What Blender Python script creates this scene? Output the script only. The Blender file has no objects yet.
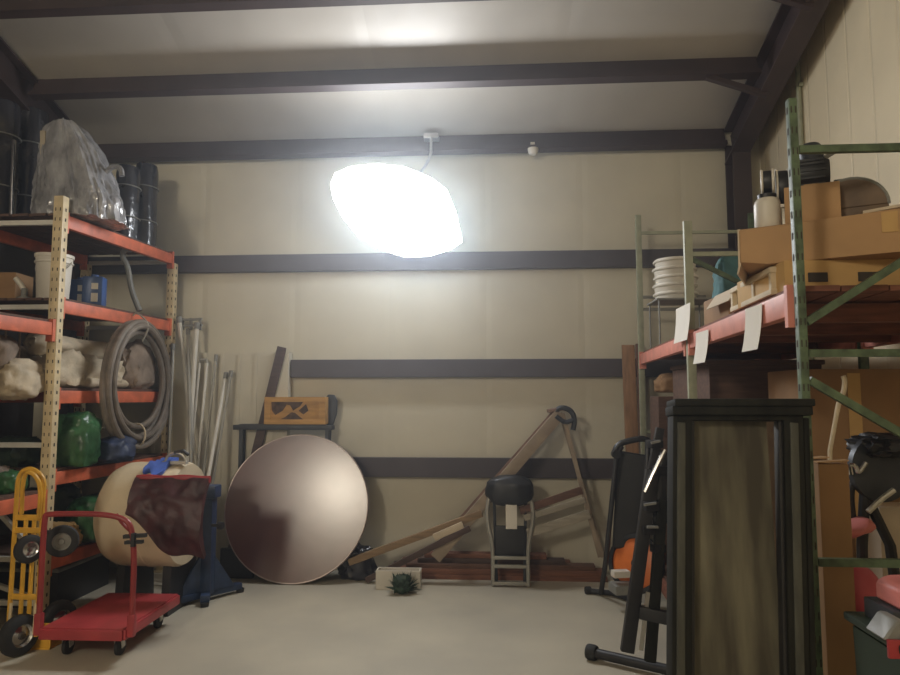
import bpy, bmesh, math, random
from mathutils import Vector, Matrix, noise
random.seed(7)
C = bpy.context.scene.collection
V = Vector
R = math.radians
# ------------------------------------------------------------------ camera model
F = 680.0; PITCH = R(5.0); YAW = R(3.77); EYE = 1.6
def ray(px, py):
    u = (px-450)/F; v = (337.5-py)/F
    d = V((u, math.cos(PITCH)-v*math.sin(PITCH), math.sin(PITCH)+v*math.cos(PITCH)))
    return Matrix.Rotation(YAW, 3, 'Z') @ d
def at(px, py, Y):                       # point of the place at distance Y into the building
    d = ray(px, py); t = Y/d.y
    return V((d.x*t, Y, EYE+d.z*t))
def fl(px, py, z=0.0):                   # point on the floor
    d = ray(px, py); t = (z-EYE)/d.z
    return V((d.x*t, d.y*t, z))
def gx(px, Y, py=400): return at(px, py, Y).x
def gz(py, Y, px=450): return at(px, py, Y).z

# ------------------------------------------------------------------ materials
def nodes(name):
    m = bpy.data.materials.new(name); m.use_nodes = True
    nt = m.node_tree; b = nt.nodes['Principled BSDF']
    return m, nt, b
def setspec(b, s): b.inputs['Specular IOR Level'].default_value = s
def mat(name, col, rough=.6, metal=0., var=.18, scale=6., bump=0., bscale=30., spec=.5, stretch=(1,1,1), col2=None, trans=0., contrast=(.3,.7)):
    m, nt, b = nodes(name); L = nt.links.new
    tc = nt.nodes.new('ShaderNodeTexCoord'); mp = nt.nodes.new('ShaderNodeMapping')
    mp.inputs['Scale'].default_value = stretch; L(tc.outputs['Object'], mp.inputs['Vector'])
    n = nt.nodes.new('ShaderNodeTexNoise'); n.inputs['Scale'].default_value = scale; n.inputs['Detail'].default_value = 6
    L(mp.outputs[0], n.inputs['Vector'])
    r = nt.nodes.new('ShaderNodeValToRGB'); e = r.color_ramp.elements
    c2 = col2 if col2 else tuple(min(1, c*(1+var)) for c in col)
    c1 = col if col2 else tuple(c*(1-var) for c in col)
    e[0].position, e[1].position = contrast
    e[0].color = (*c1, 1); e[1].color = (*c2, 1)
    L(n.outputs['Fac'], r.inputs[0]); L(r.outputs[0], b.inputs['Base Color'])
    b.inputs['Roughness'].default_value = rough; b.inputs['Metallic'].default_value = metal; setspec(b, spec)
    if trans: b.inputs['Transmission Weight'].default_value = trans
    if bump:
        n2 = nt.nodes.new('ShaderNodeTexNoise'); n2.inputs['Scale'].default_value = bscale; n2.inputs['Detail'].default_value = 4
        L(mp.outputs[0], n2.inputs['Vector'])
        bp = nt.nodes.new('ShaderNodeBump'); bp.inputs['Strength'].default_value = bump; bp.inputs['Distance'].default_value = .02
        L(n2.outputs['Fac'], bp.inputs['Height']); L(bp.outputs[0], b.inputs['Normal'])
    return m
def panel_mat(name, col, rough, axis, pitch, strength, spec=.5, var=.06):
    """vinyl faced insulation: soft pillows and creases along one axis"""
    m, nt, b = nodes(name); L = nt.links.new
    tc = nt.nodes.new('ShaderNodeTexCoord')
    sx = nt.nodes.new('ShaderNodeSeparateXYZ'); L(tc.outputs['Object'], sx.inputs[0])
    ms = nt.nodes.new('ShaderNodeMath'); ms.operation = 'MULTIPLY'; ms.inputs[1].default_value = 1/pitch
    L(sx.outputs[axis], ms.inputs[0])
    pp = nt.nodes.new('ShaderNodeMath'); pp.operation = 'PINGPONG'; pp.inputs[1].default_value = .5; L(ms.outputs[0], pp.inputs[0])
    pw = nt.nodes.new('ShaderNodeMapRange'); pw.inputs[1].default_value = 0; pw.inputs[2].default_value = .06; L(pp.outputs[0], pw.inputs[0])
    n = nt.nodes.new('ShaderNodeTexNoise'); n.inputs['Scale'].default_value = 2.2; n.inputs['Detail'].default_value = 5; L(tc.outputs['Object'], n.inputs['Vector'])
    ad = nt.nodes.new('ShaderNodeMath'); ad.operation = 'MULTIPLY_ADD'; ad.inputs[1].default_value = 1.2; L(n.outputs['Fac'], ad.inputs[0]); L(pw.outputs[0], ad.inputs[2])
    bp = nt.nodes.new('ShaderNodeBump'); bp.inputs['Strength'].default_value = strength; bp.inputs['Distance'].default_value = .03
    L(ad.outputs[0], bp.inputs['Height']); L(bp.outputs[0], b.inputs['Normal'])
    r = nt.nodes.new('ShaderNodeValToRGB'); e = r.color_ramp.elements; e[0].position = .3; e[1].position = .7
    e[0].color = (*[c*(1-var) for c in col], 1); e[1].color = (*[c*(1+var) for c in col], 1)
    L(n.outputs['Fac'], r.inputs[0]); L(r.outputs[0], b.inputs['Base Color'])
    b.inputs['Roughness'].default_value = rough; setspec(b, spec)
    return m
def emit(name, col, s):
    m, nt, b = nodes(name)
    b.inputs['Base Color'].default_value = (*col, 1); b.inputs['Emission Color'].default_value = (*col, 1); b.inputs['Emission Strength'].default_value = s
    return m

M = {}
M['wall'] = panel_mat('cream_wall_vinyl', (.60,.56,.445), .5, 0, .92, .10)
M['wallr'] = panel_mat('tan_wall_vinyl', (.76,.66,.47), .5, 1, .30, .35)
M['ceil'] = panel_mat('ceiling_vinyl', (.50,.465,.41), .36, 0, 1.6, .13, .5)
M['walld'] = mat('dark_partition', (.05,.042,.042), .7, var=.2)
M['floor'] = mat('concrete', (.40,.365,.29), .55, scale=1.6, col2=(.52,.47,.36), bump=.06, bscale=25)
M['steel'] = mat('dark_primer_steel', (.052,.034,.034), .5, var=.2, scale=3)
M['girt'] = mat('grey_primer_girt', (.065,.054,.062), .5, var=.12, scale=3)
M['sheet'] = mat('white_ribbed_sheet', (.58,.545,.445), .45, var=.06)
M['upc'] = mat('cream_paint_upright', (.62,.50,.30), .5, var=.15, scale=14, bump=.1)
M['upg'] = mat('green_paint_upright', (.085,.125,.07), .5, var=.5, scale=22, bump=.1)
M['upl'] = mat('pale_green_upright', (.34,.36,.26), .5, var=.15, scale=16)
M['org'] = mat('orange_beam', (.60,.14,.065), .5, var=.25, scale=9)
M['pnk'] = mat('faded_salmon_beam', (.66,.25,.19), .5, var=.16, scale=9)
M['hole'] = mat('slot_shadow', (.05,.04,.03), .9)
M['deck'] = mat('deck_wood', (.11,.06,.04), .8, var=.35, scale=5, stretch=(1,8,8))
M['deckr'] = mat('red_brown_deck', (.19,.07,.04), .8, var=.35, scale=5, stretch=(1,8,8))
M['galv'] = mat('galvanised', (.55,.53,.47), .4, .6, var=.12)
M['pole'] = mat('white_pole_paint', (.62,.60,.54), .4, var=.08)
M['poleg'] = mat('grey_pole', (.36,.35,.31), .4, .4, var=.1)
M['black'] = mat('black_plastic', (.018,.018,.02), .45, var=.3)
M['blackw'] = mat('black_wrap', (.022,.022,.03), .18, var=.3, bump=.5, bscale=9, spec=.7)
M['rubber'] = mat('black_rubber', (.02,.02,.02), .75, var=.3)
M['chrome'] = mat('chrome', (.62,.62,.62), .22, 1., var=.05)
M['clear'] = mat('clear_crumpled_plastic', (.36,.36,.375), .13, var=.5, scale=9, bump=1.0, bscale=16, spec=1.0, stretch=(1,1,.45), trans=.25)
M['beige'] = mat('beige_board', (.40,.34,.25), .7)
M['canvas'] = mat('canvas', (.50,.42,.30), .9, var=.3, scale=7, bump=.7, bscale=9)
M['canvas2'] = mat('grey_canvas', (.24,.185,.14), .9, var=.35, scale=7, bump=.6, bscale=9)
M['greenbag'] = mat('green_bag', (.03,.105,.038), .35, var=.4, scale=8, bump=.4, bscale=12)
M['bluebag'] = mat('blue_bag', (.025,.04,.09), .5, var=.4, scale=8, bump=.4, bscale=12)
M['blue'] = mat('blue_paint', (.035,.09,.26), .35, var=.2)
M['bluest'] = mat('blue_steel', (.022,.042,.095), .4, var=.3, scale=10)
M['bluec'] = mat('bright_blue_cloth', (.05,.11,.42), .7, var=.3)
M['white'] = mat('white_plastic', (.66,.62,.54), .45, var=.08)
M['whitep'] = mat('white_paper', (.78,.74,.66), .8, var=.03)
M['drum'] = mat('cream_drum', (.62,.52,.36), .45, var=.12, scale=4)
M['maroon'] = mat('maroon_leather', (.05,.012,.013), .5, var=.5, scale=8, bump=.5, bscale=10)
M['redrim'] = mat('red_rim', (.30,.03,.03), .4, var=.2)
M['red'] = mat('red_paint', (.36,.04,.045), .38, var=.18, scale=7)
M['redt'] = mat('red_tube_paint', (.27,.03,.03), .35, var=.15)
M['yel'] = mat('yellow_paint', (.66,.36,.035), .4, var=.15, scale=9)
M['hose'] = mat('grey_hose', (.17,.14,.11), .55, var=.25, scale=12)
M['table'] = mat('brown_laminate', (.105,.042,.037), .25, var=.16, scale=4, bump=.02, bscale=9, spec=.8)
tb = M['table'].node_tree.nodes['Principled BSDF']; tb.inputs['Coat Weight'].default_value = .6; tb.inputs['Coat Roughness'].default_value = .2
M['edge'] = mat('table_edge_metal', (.30,.24,.22), .35, .6)
M['dkmet'] = mat('dark_metal', (.05,.055,.065), .45, .3, var=.2)
M['crate'] = mat('yellow_pine', (.52,.29,.085), .7, var=.22, scale=4, stretch=(1,6,6))
M['stencil'] = mat('black_stencil', (.10,.055,.028), .8, var=.6, scale=20)
M['lum'] = [mat('lumber_red', (.20,.085,.05), .75, var=.3, scale=5, stretch=(1,9,9)),
            mat('lumber_brown', (.14,.07,.045), .75, var=.3, scale=5, stretch=(1,9,9)),
            mat('lumber_tan', (.27,.18,.10), .75, var=.25, scale=5, stretch=(1,9,9)),
            mat('lumber_dark', (.08,.05,.04), .75, var=.3, scale=5, stretch=(1,9,9)),
            mat('lumber_grey', (.36,.32,.25), .75, var=.2, scale=5, stretch=(1,9,9)),
            mat('lumber_warm', (.30,.165,.085), .75, var=.25, scale=5, stretch=(9,9,1))]
M['ladder'] = mat('ladder_wood', (.33,.26,.19), .6, var=.2, scale=8)
M['ladderd'] = mat('ladder_brown', (.22,.13,.09), .6, var=.2, scale=8)
M['leaf'] = mat('dark_green_leaf', (.02,.045,.025), .5, var=.5, scale=30)
M['card'] = mat('cardboard', (.44,.265,.125), .8, var=.12, scale=5)
M['card2'] = mat('tan_cardboard', (.54,.34,.13), .8, var=.12, scale=5)
M['card3'] = mat('brown_cardboard', (.30,.17,.075), .8, var=.14, scale=5)
M['cardw'] = mat('pale_cardboard', (.60,.50,.37), .8, var=.06)
M['pal'] = mat('pale_wood', (.60,.50,.34), .7, var=.15, scale=6)
M['orange'] = mat('orange_plastic', (.72,.18,.035), .4, var=.08)
M['grey'] = mat('grey_plastic', (.22,.22,.20), .5, var=.2)
M['teal'] = mat('teal_cloth', (.06,.16,.17), .7, var=.2, bump=.3)
M['pink'] = mat('pink_plastic', (.55,.09,.12), .45, var=.1)
M['pink2'] = mat('light_pink_plastic', (.62,.20,.18), .5, var=.1)
M['tote'] = mat('dark_green_tote', (.02,.035,.022), .5, var=.25)
M['trunk'] = mat('brown_trunk', (.13,.085,.05), .6, var=.3, scale=10)
M['frame'] = mat('black_stained_wood', (.014,.014,.011), .7, spec=.2, var=.4, scale=6, stretch=(6,6,1))
M['bead'] = mat('worn_grey_bead', (.055,.056,.045), .6, var=.4, scale=6, stretch=(6,6,1))
M['weather'] = mat('weathered_panel', (.045,.038,.026), .6, scale=3.4, stretch=(3.6,3.6,.5), col2=(.20,.185,.125), contrast=(.38,.74))
M['lampwhite'] = emit('lamp_light', (.95,.97,1.0), 45.0)
M['lampback'] = emit('lamp_back_glow', (.62,.80,1.0), 3.0)
M['lamph'] = mat('lamp_housing', (.5,.5,.5), .4, .5)
M['lit'] = emit('warm_lamp_light', (1.0,.88,.70), 26.0)

# ------------------------------------------------------------------ mesh helpers
def nb(): return bmesh.new()
def add(bm, pts, faces, mi=0):
    vs = [bm.verts.new(p) for p in pts]; out = []
    for f in faces:
        fc = bm.faces.new([vs[i] for i in f]); fc.material_index = mi; out.append(fc)
    return vs, out
def frame3(d, up=(0,0,1)):
    d = V(d).normalized(); up = V(up)
    if abs(d.dot(up)) > .98: up = V((0,1,0)) if abs(d.y) < .9 else V((1,0,0))
    s = d.cross(up).normalized(); u = s.cross(d).normalized()
    return d, s, u
def bar(bm, p0, p1, w, h, up=(0,0,1), bev=0., mi=0):
    p0, p1 = V(p0), V(p1); d, s, u = frame3(p1-p0, up)
    pts = []
    for p in (p0, p1):
        for a, b in ((-1,-1),(1,-1),(1,1),(-1,1)): pts.append(p+s*a*w/2+u*b*h/2)
    vs, fs = add(bm, pts, [(3,2,1,0),(4,5,6,7),(0,1,5,4),(1,2,6,5),(2,3,7,6),(3,0,4,7)], mi)
    if bev:
        es = list({e for f in fs for e in f.edges})
        bmesh.ops.bevel(bm, geom=es, offset=bev, segments=2, affect='EDGES', profile=.6)
def box(bm, c, s, rz=0, bev=0., mi=0, rot=None):
    """box by centre of its base, size, turn about z"""
    c = V(c); m = Matrix.Rotation(rz, 3, 'Z') if rot is None else rot
    pts = [c + m @ V((x*s[0]/2, y*s[1]/2, z*s[2])) for z in (0,1) for x, y in ((-1,-1),(1,-1),(1,1),(-1,1))]
    vs, fs = add(bm, pts, [(3,2,1,0),(4,5,6,7),(0,1,5,4),(1,2,6,5),(2,3,7,6),(3,0,4,7)], mi)
    if bev:
        es = list({e for f in fs for e in f.edges})
        bmesh.ops.bevel(bm, geom=es, offset=bev, segments=2, affect='EDGES', profile=.6)
def smoothpts(pts, k=2, closed=False):
    pts = [V(p) for p in pts]
    for _ in range(k):
        o = []; n = len(pts)
        rng = range(n) if closed else range(n-1)
        if not closed: o.append(pts[0])
        for i in rng:
            a, b = pts[i], pts[(i+1) % n]
            o += [a*.75+b*.25, a*.25+b*.75]
        if not closed: o.append(pts[-1])
        pts = o
    return pts
def tube(bm, pts, r, n=8, closed=False, mi=0):
    pts = [V(p) for p in pts]; N = len(pts); rings = []; up = None
    for i, p in enumerate(pts):
        a = pts[(i-1) % N] if (closed or i) else p
        b = pts[(i+1) % N] if (closed or i < N-1) else p
        d = (b-a).normalized()
        if up is None: _, s, u = frame3(d)
        else:
            s = d.cross(up).normalized(); u = s.cross(d).normalized()
        up = u
        rr = r[i] if isinstance(r, (list, tuple)) else r
        rings.append([bm.verts.new(p+(s*math.cos(t)+u*math.sin(t))*rr) for t in [2*math.pi*k/n for k in range(n)]])
    for i in range(N if closed else N-1):
        A, B = rings[i], rings[(i+1) % N]
        for k in range(n):
            f = bm.faces.new((A[k], A[(k+1) % n], B[(k+1) % n], B[k])); f.material_index = mi
    if not closed:
        for ring in (rings[0][::-1], rings[-1]):
            f = bm.faces.new(ring); f.material_index = mi
def lathe(bm, prof, n=28, mx=None, mi=0):
    """profile of (radius, z) turned about z, then placed with mx"""
    mx = mx or Matrix.Identity(4); rings = []
    for r, z in prof:
        if r < 1e-5: rings.append([bm.verts.new(mx @ V((0,0,z)))])
        else: rings.append([bm.verts.new(mx @ V((r*math.cos(2*math.pi*k/n), r*math.sin(2*math.pi*k/n), z))) for k in range(n)])
    for A, B in zip(rings, rings[1:]):
        for k in range(n):
            if len(A) == 1 and len(B) == 1: continue
            if len(A) == 1: vs = (A[0], B[(k+1) % n], B[k])
            elif len(B) == 1: vs = (A[k], A[(k+1) % n], B[0])
            else: vs = (A[k], A[(k+1) % n], B[(k+1) % n], B[k])
            f = bm.faces.new(vs); f.material_index = mi
def place(o, zdir=(0,0,1), up=(0,1,0)):
    d, s, u = frame3(zdir, up)
    m = Matrix((( s.x, u.x, d.x, o[0]), (s.y, u.y, d.y, o[1]), (s.z, u.z, d.z, o[2]), (0,0,0,1)))
    return m
def prism(bm, poly, o, ax, ay, t, bev=0., mi=0):
    """flat outline (2D) at o with axes ax, ay, thickness t along ax x ay"""
    o, ax, ay = V(o), V(ax), V(ay); nrm = ax.cross(ay).normalized(); n = len(poly)
    a = [o+ax*x+ay*y for x, y in poly]; b = [p+nrm*t for p in a]
    vs, fs = add(bm, a+b, [tuple(range(n))[::-1], tuple(range(n, 2*n))]+[(i, (i+1) % n, n+(i+1) % n, n+i) for i in range(n)], mi)
    if bev:
        es = list({e for f in fs for e in f.edges}); bmesh.ops.bevel(bm, geom=es, offset=bev, segments=1, affect='EDGES')
def blob(bm, c, s, amp=.12, freq=2.2, seed=0, flat=None, sub=4, tilt=None, fold=0.):
    """soft lumpy body: centre, half sizes; flat = height it rests on"""
    tmp = bmesh.new(); bmesh.ops.create_icosphere(tmp, subdivisions=sub, radius=1.0)
    off = V((seed*3.17, seed*1.71, seed*.93)); c = V(c)
    mm = {}
    for v in tmp.verts:
        p = v.co.copy()
        p = V([math.copysign(abs(a)**.75, a) for a in p])
        k = 1+amp*noise.noise(v.co*freq+off)+amp*.5*noise.noise(v.co*freq*2.7+off)
        if fold: k += fold*abs(noise.noise(V((v.co.x*5, v.co.y*5, v.co.z*1.2))+off))
        p = V((p.x*s[0], p.y*s[1], p.z*s[2]))*k
        if tilt is not None: p = tilt @ p
        p += c
        if flat is not None and p.z < flat: p.z = flat
        mm[v] = bm.verts.new(p)
    for f in tmp.faces: bm.faces.new([mm[v] for v in f.verts])
    tmp.free()
def roll(bm, pts, r, amp=.2, seed=0, n=24, m=30, flat=None, squash=.8):
    """a rolled or bundled cloth along a line, with creases and a spiral at its ends"""
    pts = smoothpts(pts, 2); L = len(pts); off = V((seed*2.3, seed, seed*.7)); rings = []
    for i, p in enumerate(pts):
        a, b = pts[max(0, i-1)], pts[min(L-1, i+1)]
        d, s, u = frame3(b-a); t = i/(L-1); e = 1-max(0, (abs(t-.5)*2-.88)/.12)*.45
        ring = []
        for k in range(n):
            th = 2*math.pi*k/n; q = V((math.cos(th)*1.4, math.sin(th)*1.4, t*3))
            kk = e*(1+amp*noise.noise(q+off)+amp*.6*noise.noise(q*2.6+off))
            co = p+(s*math.cos(th)+u*math.sin(th)*squash)*r*kk
            if flat is not None and co.z < flat: co.z = flat
            ring.append(bm.verts.new(co))
        rings.append(ring)
    for A, B in zip(rings, rings[1:]):
        for k in range(n): bm.faces.new((A[k], A[(k+1) % n], B[(k+1) % n], B[k]))
    for ring, o in ((rings[0], 1), (rings[-1], -1)):
        cur = ring
        ctr = sum((v.co for v in ring), V())/n
        for f_, dz in ((.75, .02), (.5, -.01), (.25, .015)):
            nx = [bm.verts.new(ctr+(v.co-ctr)*f_+(pts[1]-pts[0]).normalized()*(-dz if o == 1 else dz)) for v in ring]
            for k in range(n):
                q = (cur[k], nx[k], nx[(k+1) % n], cur[(k+1) % n]); bm.faces.new(q if o == 1 else q[::-1])
            cur = nx
        bm.faces.new(cur if o == -1 else cur[::-1])
WM = {}
def wm(o): return WM.get(o.name, Matrix.Identity(4))
def obj(name, bm, mats, parent=None, origin=None, ang=35):
    """link a bmesh given in world coordinates as one object"""
    w = wm(parent) if parent else Matrix.Identity(4)
    if origin is not None: w = w @ Matrix.Translation(w.inverted() @ V(origin))
    elif not parent:
        xs = [v.co for v in bm.verts]
        lo = V([min(p[i] for p in xs) for i in range(3)]); hi = V([max(p[i] for p in xs) for i in range(3)])
        w = Matrix.Translation(V(((lo.x+hi.x)/2, (lo.y+hi.y)/2, lo.z)))
    bm.transform(w.inverted())
    bmesh.ops.recalc_face_normals(bm, faces=bm.faces)
    me = bpy.data.meshes.new(name); bm.to_mesh(me); bm.free()
    for m in (mats if isinstance(mats, list) else [mats]): me.materials.append(m)
    me.polygons.foreach_set('use_smooth', [True]*len(me.polygons)); me.set_sharp_from_angle(angle=R(ang))
    o = bpy.data.objects.new(name, me); C.objects.link(o)
    if parent: o.parent = parent; o.matrix_basis = wm(parent).inverted() @ w
    else: o.matrix_basis = w
    WM[o.name] = w
    return o
def tag(o, label, cat, group=None, kind=None):
    o['label'] = label; o['category'] = cat
    if group: o['group'] = group
    if kind: o['kind'] = kind
    return o
def thing(name, label, cat, loc, group=None, rz=0):
    o = bpy.data.objects.new(name, None); C.objects.link(o); o.empty_display_size = .1
    w = Matrix.Translation(V(loc)) @ Matrix.Rotation(rz, 4, 'Z'); o.matrix_basis = w; WM[o.name] = w
    return tag(o, label, cat, group)
def struct(name, bm, m, parent=None):
    o = obj(name, bm, m, parent)
    if not parent: o['kind'] = 'structure'
    return o
def dup(root, loc, label, rz=None):
    r = root.copy(); C.objects.link(r); r.location = loc; r['label'] = label
    if rz is not None: r.rotation_euler = (0,0,rz)
    for ch in list(root.children):
        c = ch.copy(); C.objects.link(c); c.parent = r
        for g in ch.children:
            d = g.copy(); C.objects.link(d); d.parent = c
    return r

# ================================================================== THE BUILDING
WY = 6.4                     # inner face of the back wall
XR, XL = 2.5, -4.5
EH, SL = 4.10, .33           # eave height and roof slope (rising towards the viewer)
YF = -4.0
def zc(y): return EH+SL*(WY-y)
bm = nb(); box(bm, ((XL+XR)/2, (WY+YF)/2, -.1), (XR-XL+.4, WY-YF+.4, .1)); struct('floor', bm, M['floor'])
bm = nb(); box(bm, ((XL+XR)/2, WY+.1, 0), (XR-XL+.4, .2, EH+.1)); struct('wall_back', bm, M['wall'])
def endwall(x0, x1):
    bm = nb(); p = [(YF, 0), (WY, 0), (WY, EH+.08), (YF, zc(YF)+.08)]
    prism(bm, p, (x0, 0, 0), (0,1,0), (0,0,1), x1-x0); return bm
struct('wall_right', endwall(XR, XR+.2), M['wallr'])
struct('wall_left', endwall(XL-.2, XL), M['walld'])
bm = nb(); box(bm, ((XL+XR)/2, YF-.1, 0), (XR-XL+.4, .2, zc(YF)+.1)); struct('wall_front', bm, M['wall'])
bm = nb(); prism(bm, [(YF, zc(YF)), (WY+.2, zc(WY+.2)), (WY+.2, zc(WY+.2)+.12), (YF, zc(YF)+.12)], (XL-.2, 0, 0), (0,1,0), (0,0,1), XR-XL+.4)
struct('ceiling', bm, M['ceil'])
# steel frame
nt_ = [0]
def trim(bm, m):
    nt_[0] += 1; return struct('trim_%d' % nt_[0], bm, m)
def purlin(y, x0, x1, h=.2):
    bm = nb(); z = zc(y)
    up = V((0, SL, 1)).normalized()
    bar(bm, (x0, y, z-h/2), (x1, y, z-h/2), .012, h, up)
    bar(bm, (x0, y-.03, z-h+.006-.0), (x1, y-.03, z-h+.006), .07, .012, V((0,SL,1)))
    bar(bm, (x0, y-.064, z-h+.028), (x1, y-.064, z-h+.028), .010, .04, V((0,SL,1)))
    return trim(bm, M['steel'])
PX0, PX1 = -4.02, 2.16
for d in (.07, .90, 1.71, 2.55, 3.4, 4.3, 5.2, 6.1, 7.0): purlin(WY-d, PX0, PX1)
def girt(z, x0, x1, h=.165):
    bm = nb(); y = WY-.07
    bar(bm, (x0, y, z), (x1, y, z), .012, h)
    bar(bm, (x0, WY-.037, z-h/2), (x1, WY-.037, z-h/2), .07, .012)
    bar(bm, (x0, WY-.037, z+h/2), (x1, WY-.037, z+h/2), .07, .012)
    return trim(bm, M['girt'])
girt(gz(262, WY), -4.0, 2.2, .15)
girt(gz(368.5, WY), gx(293, WY, 368), 2.2, .155)
girt(gz(467, WY), gx(293, WY, 467), 2.2, .165)
def rafter(x, w=.17, h=.30):
    bm = nb(); y1 = WY-.05
    def P(y, dz): return (x, y, zc(y)+dz)
    up = V((0, SL, 1)).normalized()
    bar(bm, P(y1, -.2), P(YF, -.2), .014, h+.0, up)
    bar(bm, P(y1, -.2-h/2), P(YF, -.2-h/2), w, .016, up)
    bar(bm, P(y1, -.035), P(YF, -.035), w, .016, up)
    return trim(bm, M['steel'])
rafter(2.24); rafter(-4.08)
def column(x, y, w=.16, d=.2, top=3.95):
    bm = nb(); box(bm, (x, y, 0), (.014, d-.03, top)); box(bm, (x, y-d/2, 0), (w, .016, top)); box(bm, (x, y+d/2-.01, 0), (w, .016, top))
    box(bm, (x, y, 0), (w+.06, d+.06, .015)); return trim(bm, M['steel'])
column(2.25, WY-.12); column(-4.08, WY-.12)
for d in (.90, 1.71, 2.55):                     # flange braces from purlin down to the rafter
    y = WY-d; bm = nb()
    bar(bm, (2.24-.50, y-.02, zc(y)-.19), (2.24-.02, y-.02, zc(y)-.36), .05, .04); trim(bm, M['steel'])
# white ribbed sheet covering the lower left of the back wall
bm = nb(); x0, x1 = gx(160, WY), gx(292, WY, 370)
n = int((x1-x0)/.15)
for i in range(n):
    xa = x0+(x1-x0)*i/n; xb = x0+(x1-x0)*(i+1)/n
    box(bm, ((xa+xb)/2, WY-.06, .0), (xb-xa, .11, 2.02))
    box(bm, (xa+.012, WY-.12, .0), (.03, .003, 2.02))
trim(bm, M['sheet'])
# conduit running up the right wall
c = at(801, 60, 5.5)
bm = nb(); tube(bm, [(XR-.025, 5.5, .0), (XR-.025, 5.5, zc(5.5)-.02)], .02, 10)
for z in (1.4, 2.4, 3.4, 4.1): box(bm, (XR-.02, 5.5, z), (.036, .08, .03))
tag(obj('conduit', bm, M['upl']), 'pale conduit running up the right wall behind the green rack post', 'conduit')
# small white detector on the eave beam
p = at(533, 153, WY-.15)
bm = nb(); lathe(bm, [(0,-.045),(.03,-.04),(.045,-.02),(.05,0),(.05,.02),(0,.02)], 20, Matrix.Translation((p.x, WY-.16, p.z+.02)))
box(bm, (p.x, WY-.13, p.z-.0), (.05, .10, .03)); box(bm, (p.x, WY-.10, p.z+.0), (.04, .03, .12))
tag(obj('detector', bm, M['white']), 'small white round detector on the eave beam above the back wall', 'detector')

# ---- the hanging lamp, its bloom built into the large lens shape
LY = 5.98
outl = [(332,186),(337,176),(352,170),(378,167),(406,170),(432,180),(447,191),(456,212),(462,240),(450,248),(428,254),(404,255),(380,248),(358,236),(343,218),(334,200)]
cx, cy = 398, 212
ctr = at(cx, cy, LY); nrm = V((.05, -.97, -.24)).normalized()
def lens_ring(k, dz):
    o = []
    for x, y in outl:
        q = at(cx+(x-cx)*k, cy+(y-cy)*k, LY)-ctr
        o.append(ctr+V((q.x, -q.z*.22, q.z))+nrm*dz)
    return o
tl = thing('high_bay_light', 'glaring white lamp hanging in front of the back wall, enlarged to the size of its glare', 'ceiling light', ctr)
def shell(rings, tip, tip2=None):
    bm = nb(); prev = None; first = None
    for rg in rings:
        vs = [bm.verts.new(p) for p in rg]; first = first or vs
        if prev:
            for i in range(len(vs)): bm.faces.new((prev[i], prev[(i+1) % len(vs)], vs[(i+1) % len(vs)], vs[i]))
        prev = vs
    for ring, tp in ((prev, tip), (first, tip2)):
        if tp is None: continue
        t = bm.verts.new(tp)
        for i in range(len(ring)): bm.faces.new((ring[i], ring[(i+1) % len(ring)], t))
    return bm
obj('back_shell', shell([lens_ring(1.0, -.002), lens_ring(.93, -.035), lens_ring(.7, -.075), lens_ring(.3, -.10)], ctr-nrm*.102), M['lampback'], tl)  # bluish glow added at the back for a halo on the wall
obj('diffuser', shell([lens_ring(1.0, 0), lens_ring(.93, .045), lens_ring(.75, .085), lens_ring(.5, .11), lens_ring(.25, .122)], ctr+nrm*.126), M['lampwhite'], tl)
bm = nb(); lathe(bm, [(0,0),(.15,0),(.16,.02),(.12,.07),(0,.08)], 24, place(ctr-nrm*.085, -nrm)); obj('housing', bm, M['lamph'], tl)
top = at(432, 140, WY-.07); top = V((top.x, WY-.17, top.z))
bm = nb(); tube(bm, smoothpts([ctr-nrm*.15, ctr-nrm*.17+V((.02,0,.2)), V((top.x, top.y, top.z-.25)), top], 2), .014, 8); obj('hanger', bm, M['lamph'], tl)
bm = nb(); box(bm, top-V((0,-.05,.02)), (.14, .12, .05), bev=.008); obj('junction_box', bm, M['lamph'], tl)

# ================================================================== LEFT PALLET RACK
LN, LFAR, LCAM = 4.75, 6.25, 2.6
lx0, lx1 = gx(51.5, LN), gx(171.5, LFAR, 300)
def LX(y): return lx0+(lx1-lx0)*(y-LN)/(LFAR-LN)
LD = .86
lz = {1: gz(213, LN), 2: gz(302, LN), 3: gz(397, LN), 4: gz(483, LN), 5: gz(572, LN)}
BT = .095                                           # beam depth
rack = thing('pallet_rack', 'orange and cream pallet rack with loaded shelves along the left wall', 'rack', (LX(LN), LN, 0))
def post(x, y, h, m, parent, w=.075, d=.07, holes=True, name='post'):
    bm = nb(); box(bm, (x, y, 0), (w, d, h), bev=.006)
    box(bm, (x, y, 0), (w+.05, d+.05, .012))
    if holes:
        z = .12
        while z < h-.05:
            for sgn in (-1, 1):
                box(bm, (x+sgn*(w/2+.0003), y, z), (.0012, min(.016, d*.3), .024), mi=1)
                box(bm, (x+sgn*w*.24, y-d/2-.0003, z), (min(.008, w*.14), .0012, .024), mi=1)
            z += .075
    return obj(name, bm, [m, M['hole']], parent)
for y, h in ((LN, gz(189, LN)), (LFAR, gz(262, LFAR)+.02), (LCAM, 3.0)):
    post(LX(y), y, h, M['upc'], rack); post(LX(y)-LD, y, h, M['upc'], rack)
    for za in ((lz[1]-.02), (lz[2]-.01), gz(447, LN), .45, .15):
        bm = nb(); bar(bm, (LX(y)-.03, y, za), (LX(y)-LD+.03, y, za), .035, .035); obj('brace', bm, M['pole'], rack)
    for za, zb in ((.17, .45-.02), (.47, gz(447, LN)-.02)):
        bm = nb(); bar(bm, (LX(y)-.03, y, za), (LX(y)-LD+.03, y, zb), .03, .03); obj('brace', bm, M['pole'], rack)
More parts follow.
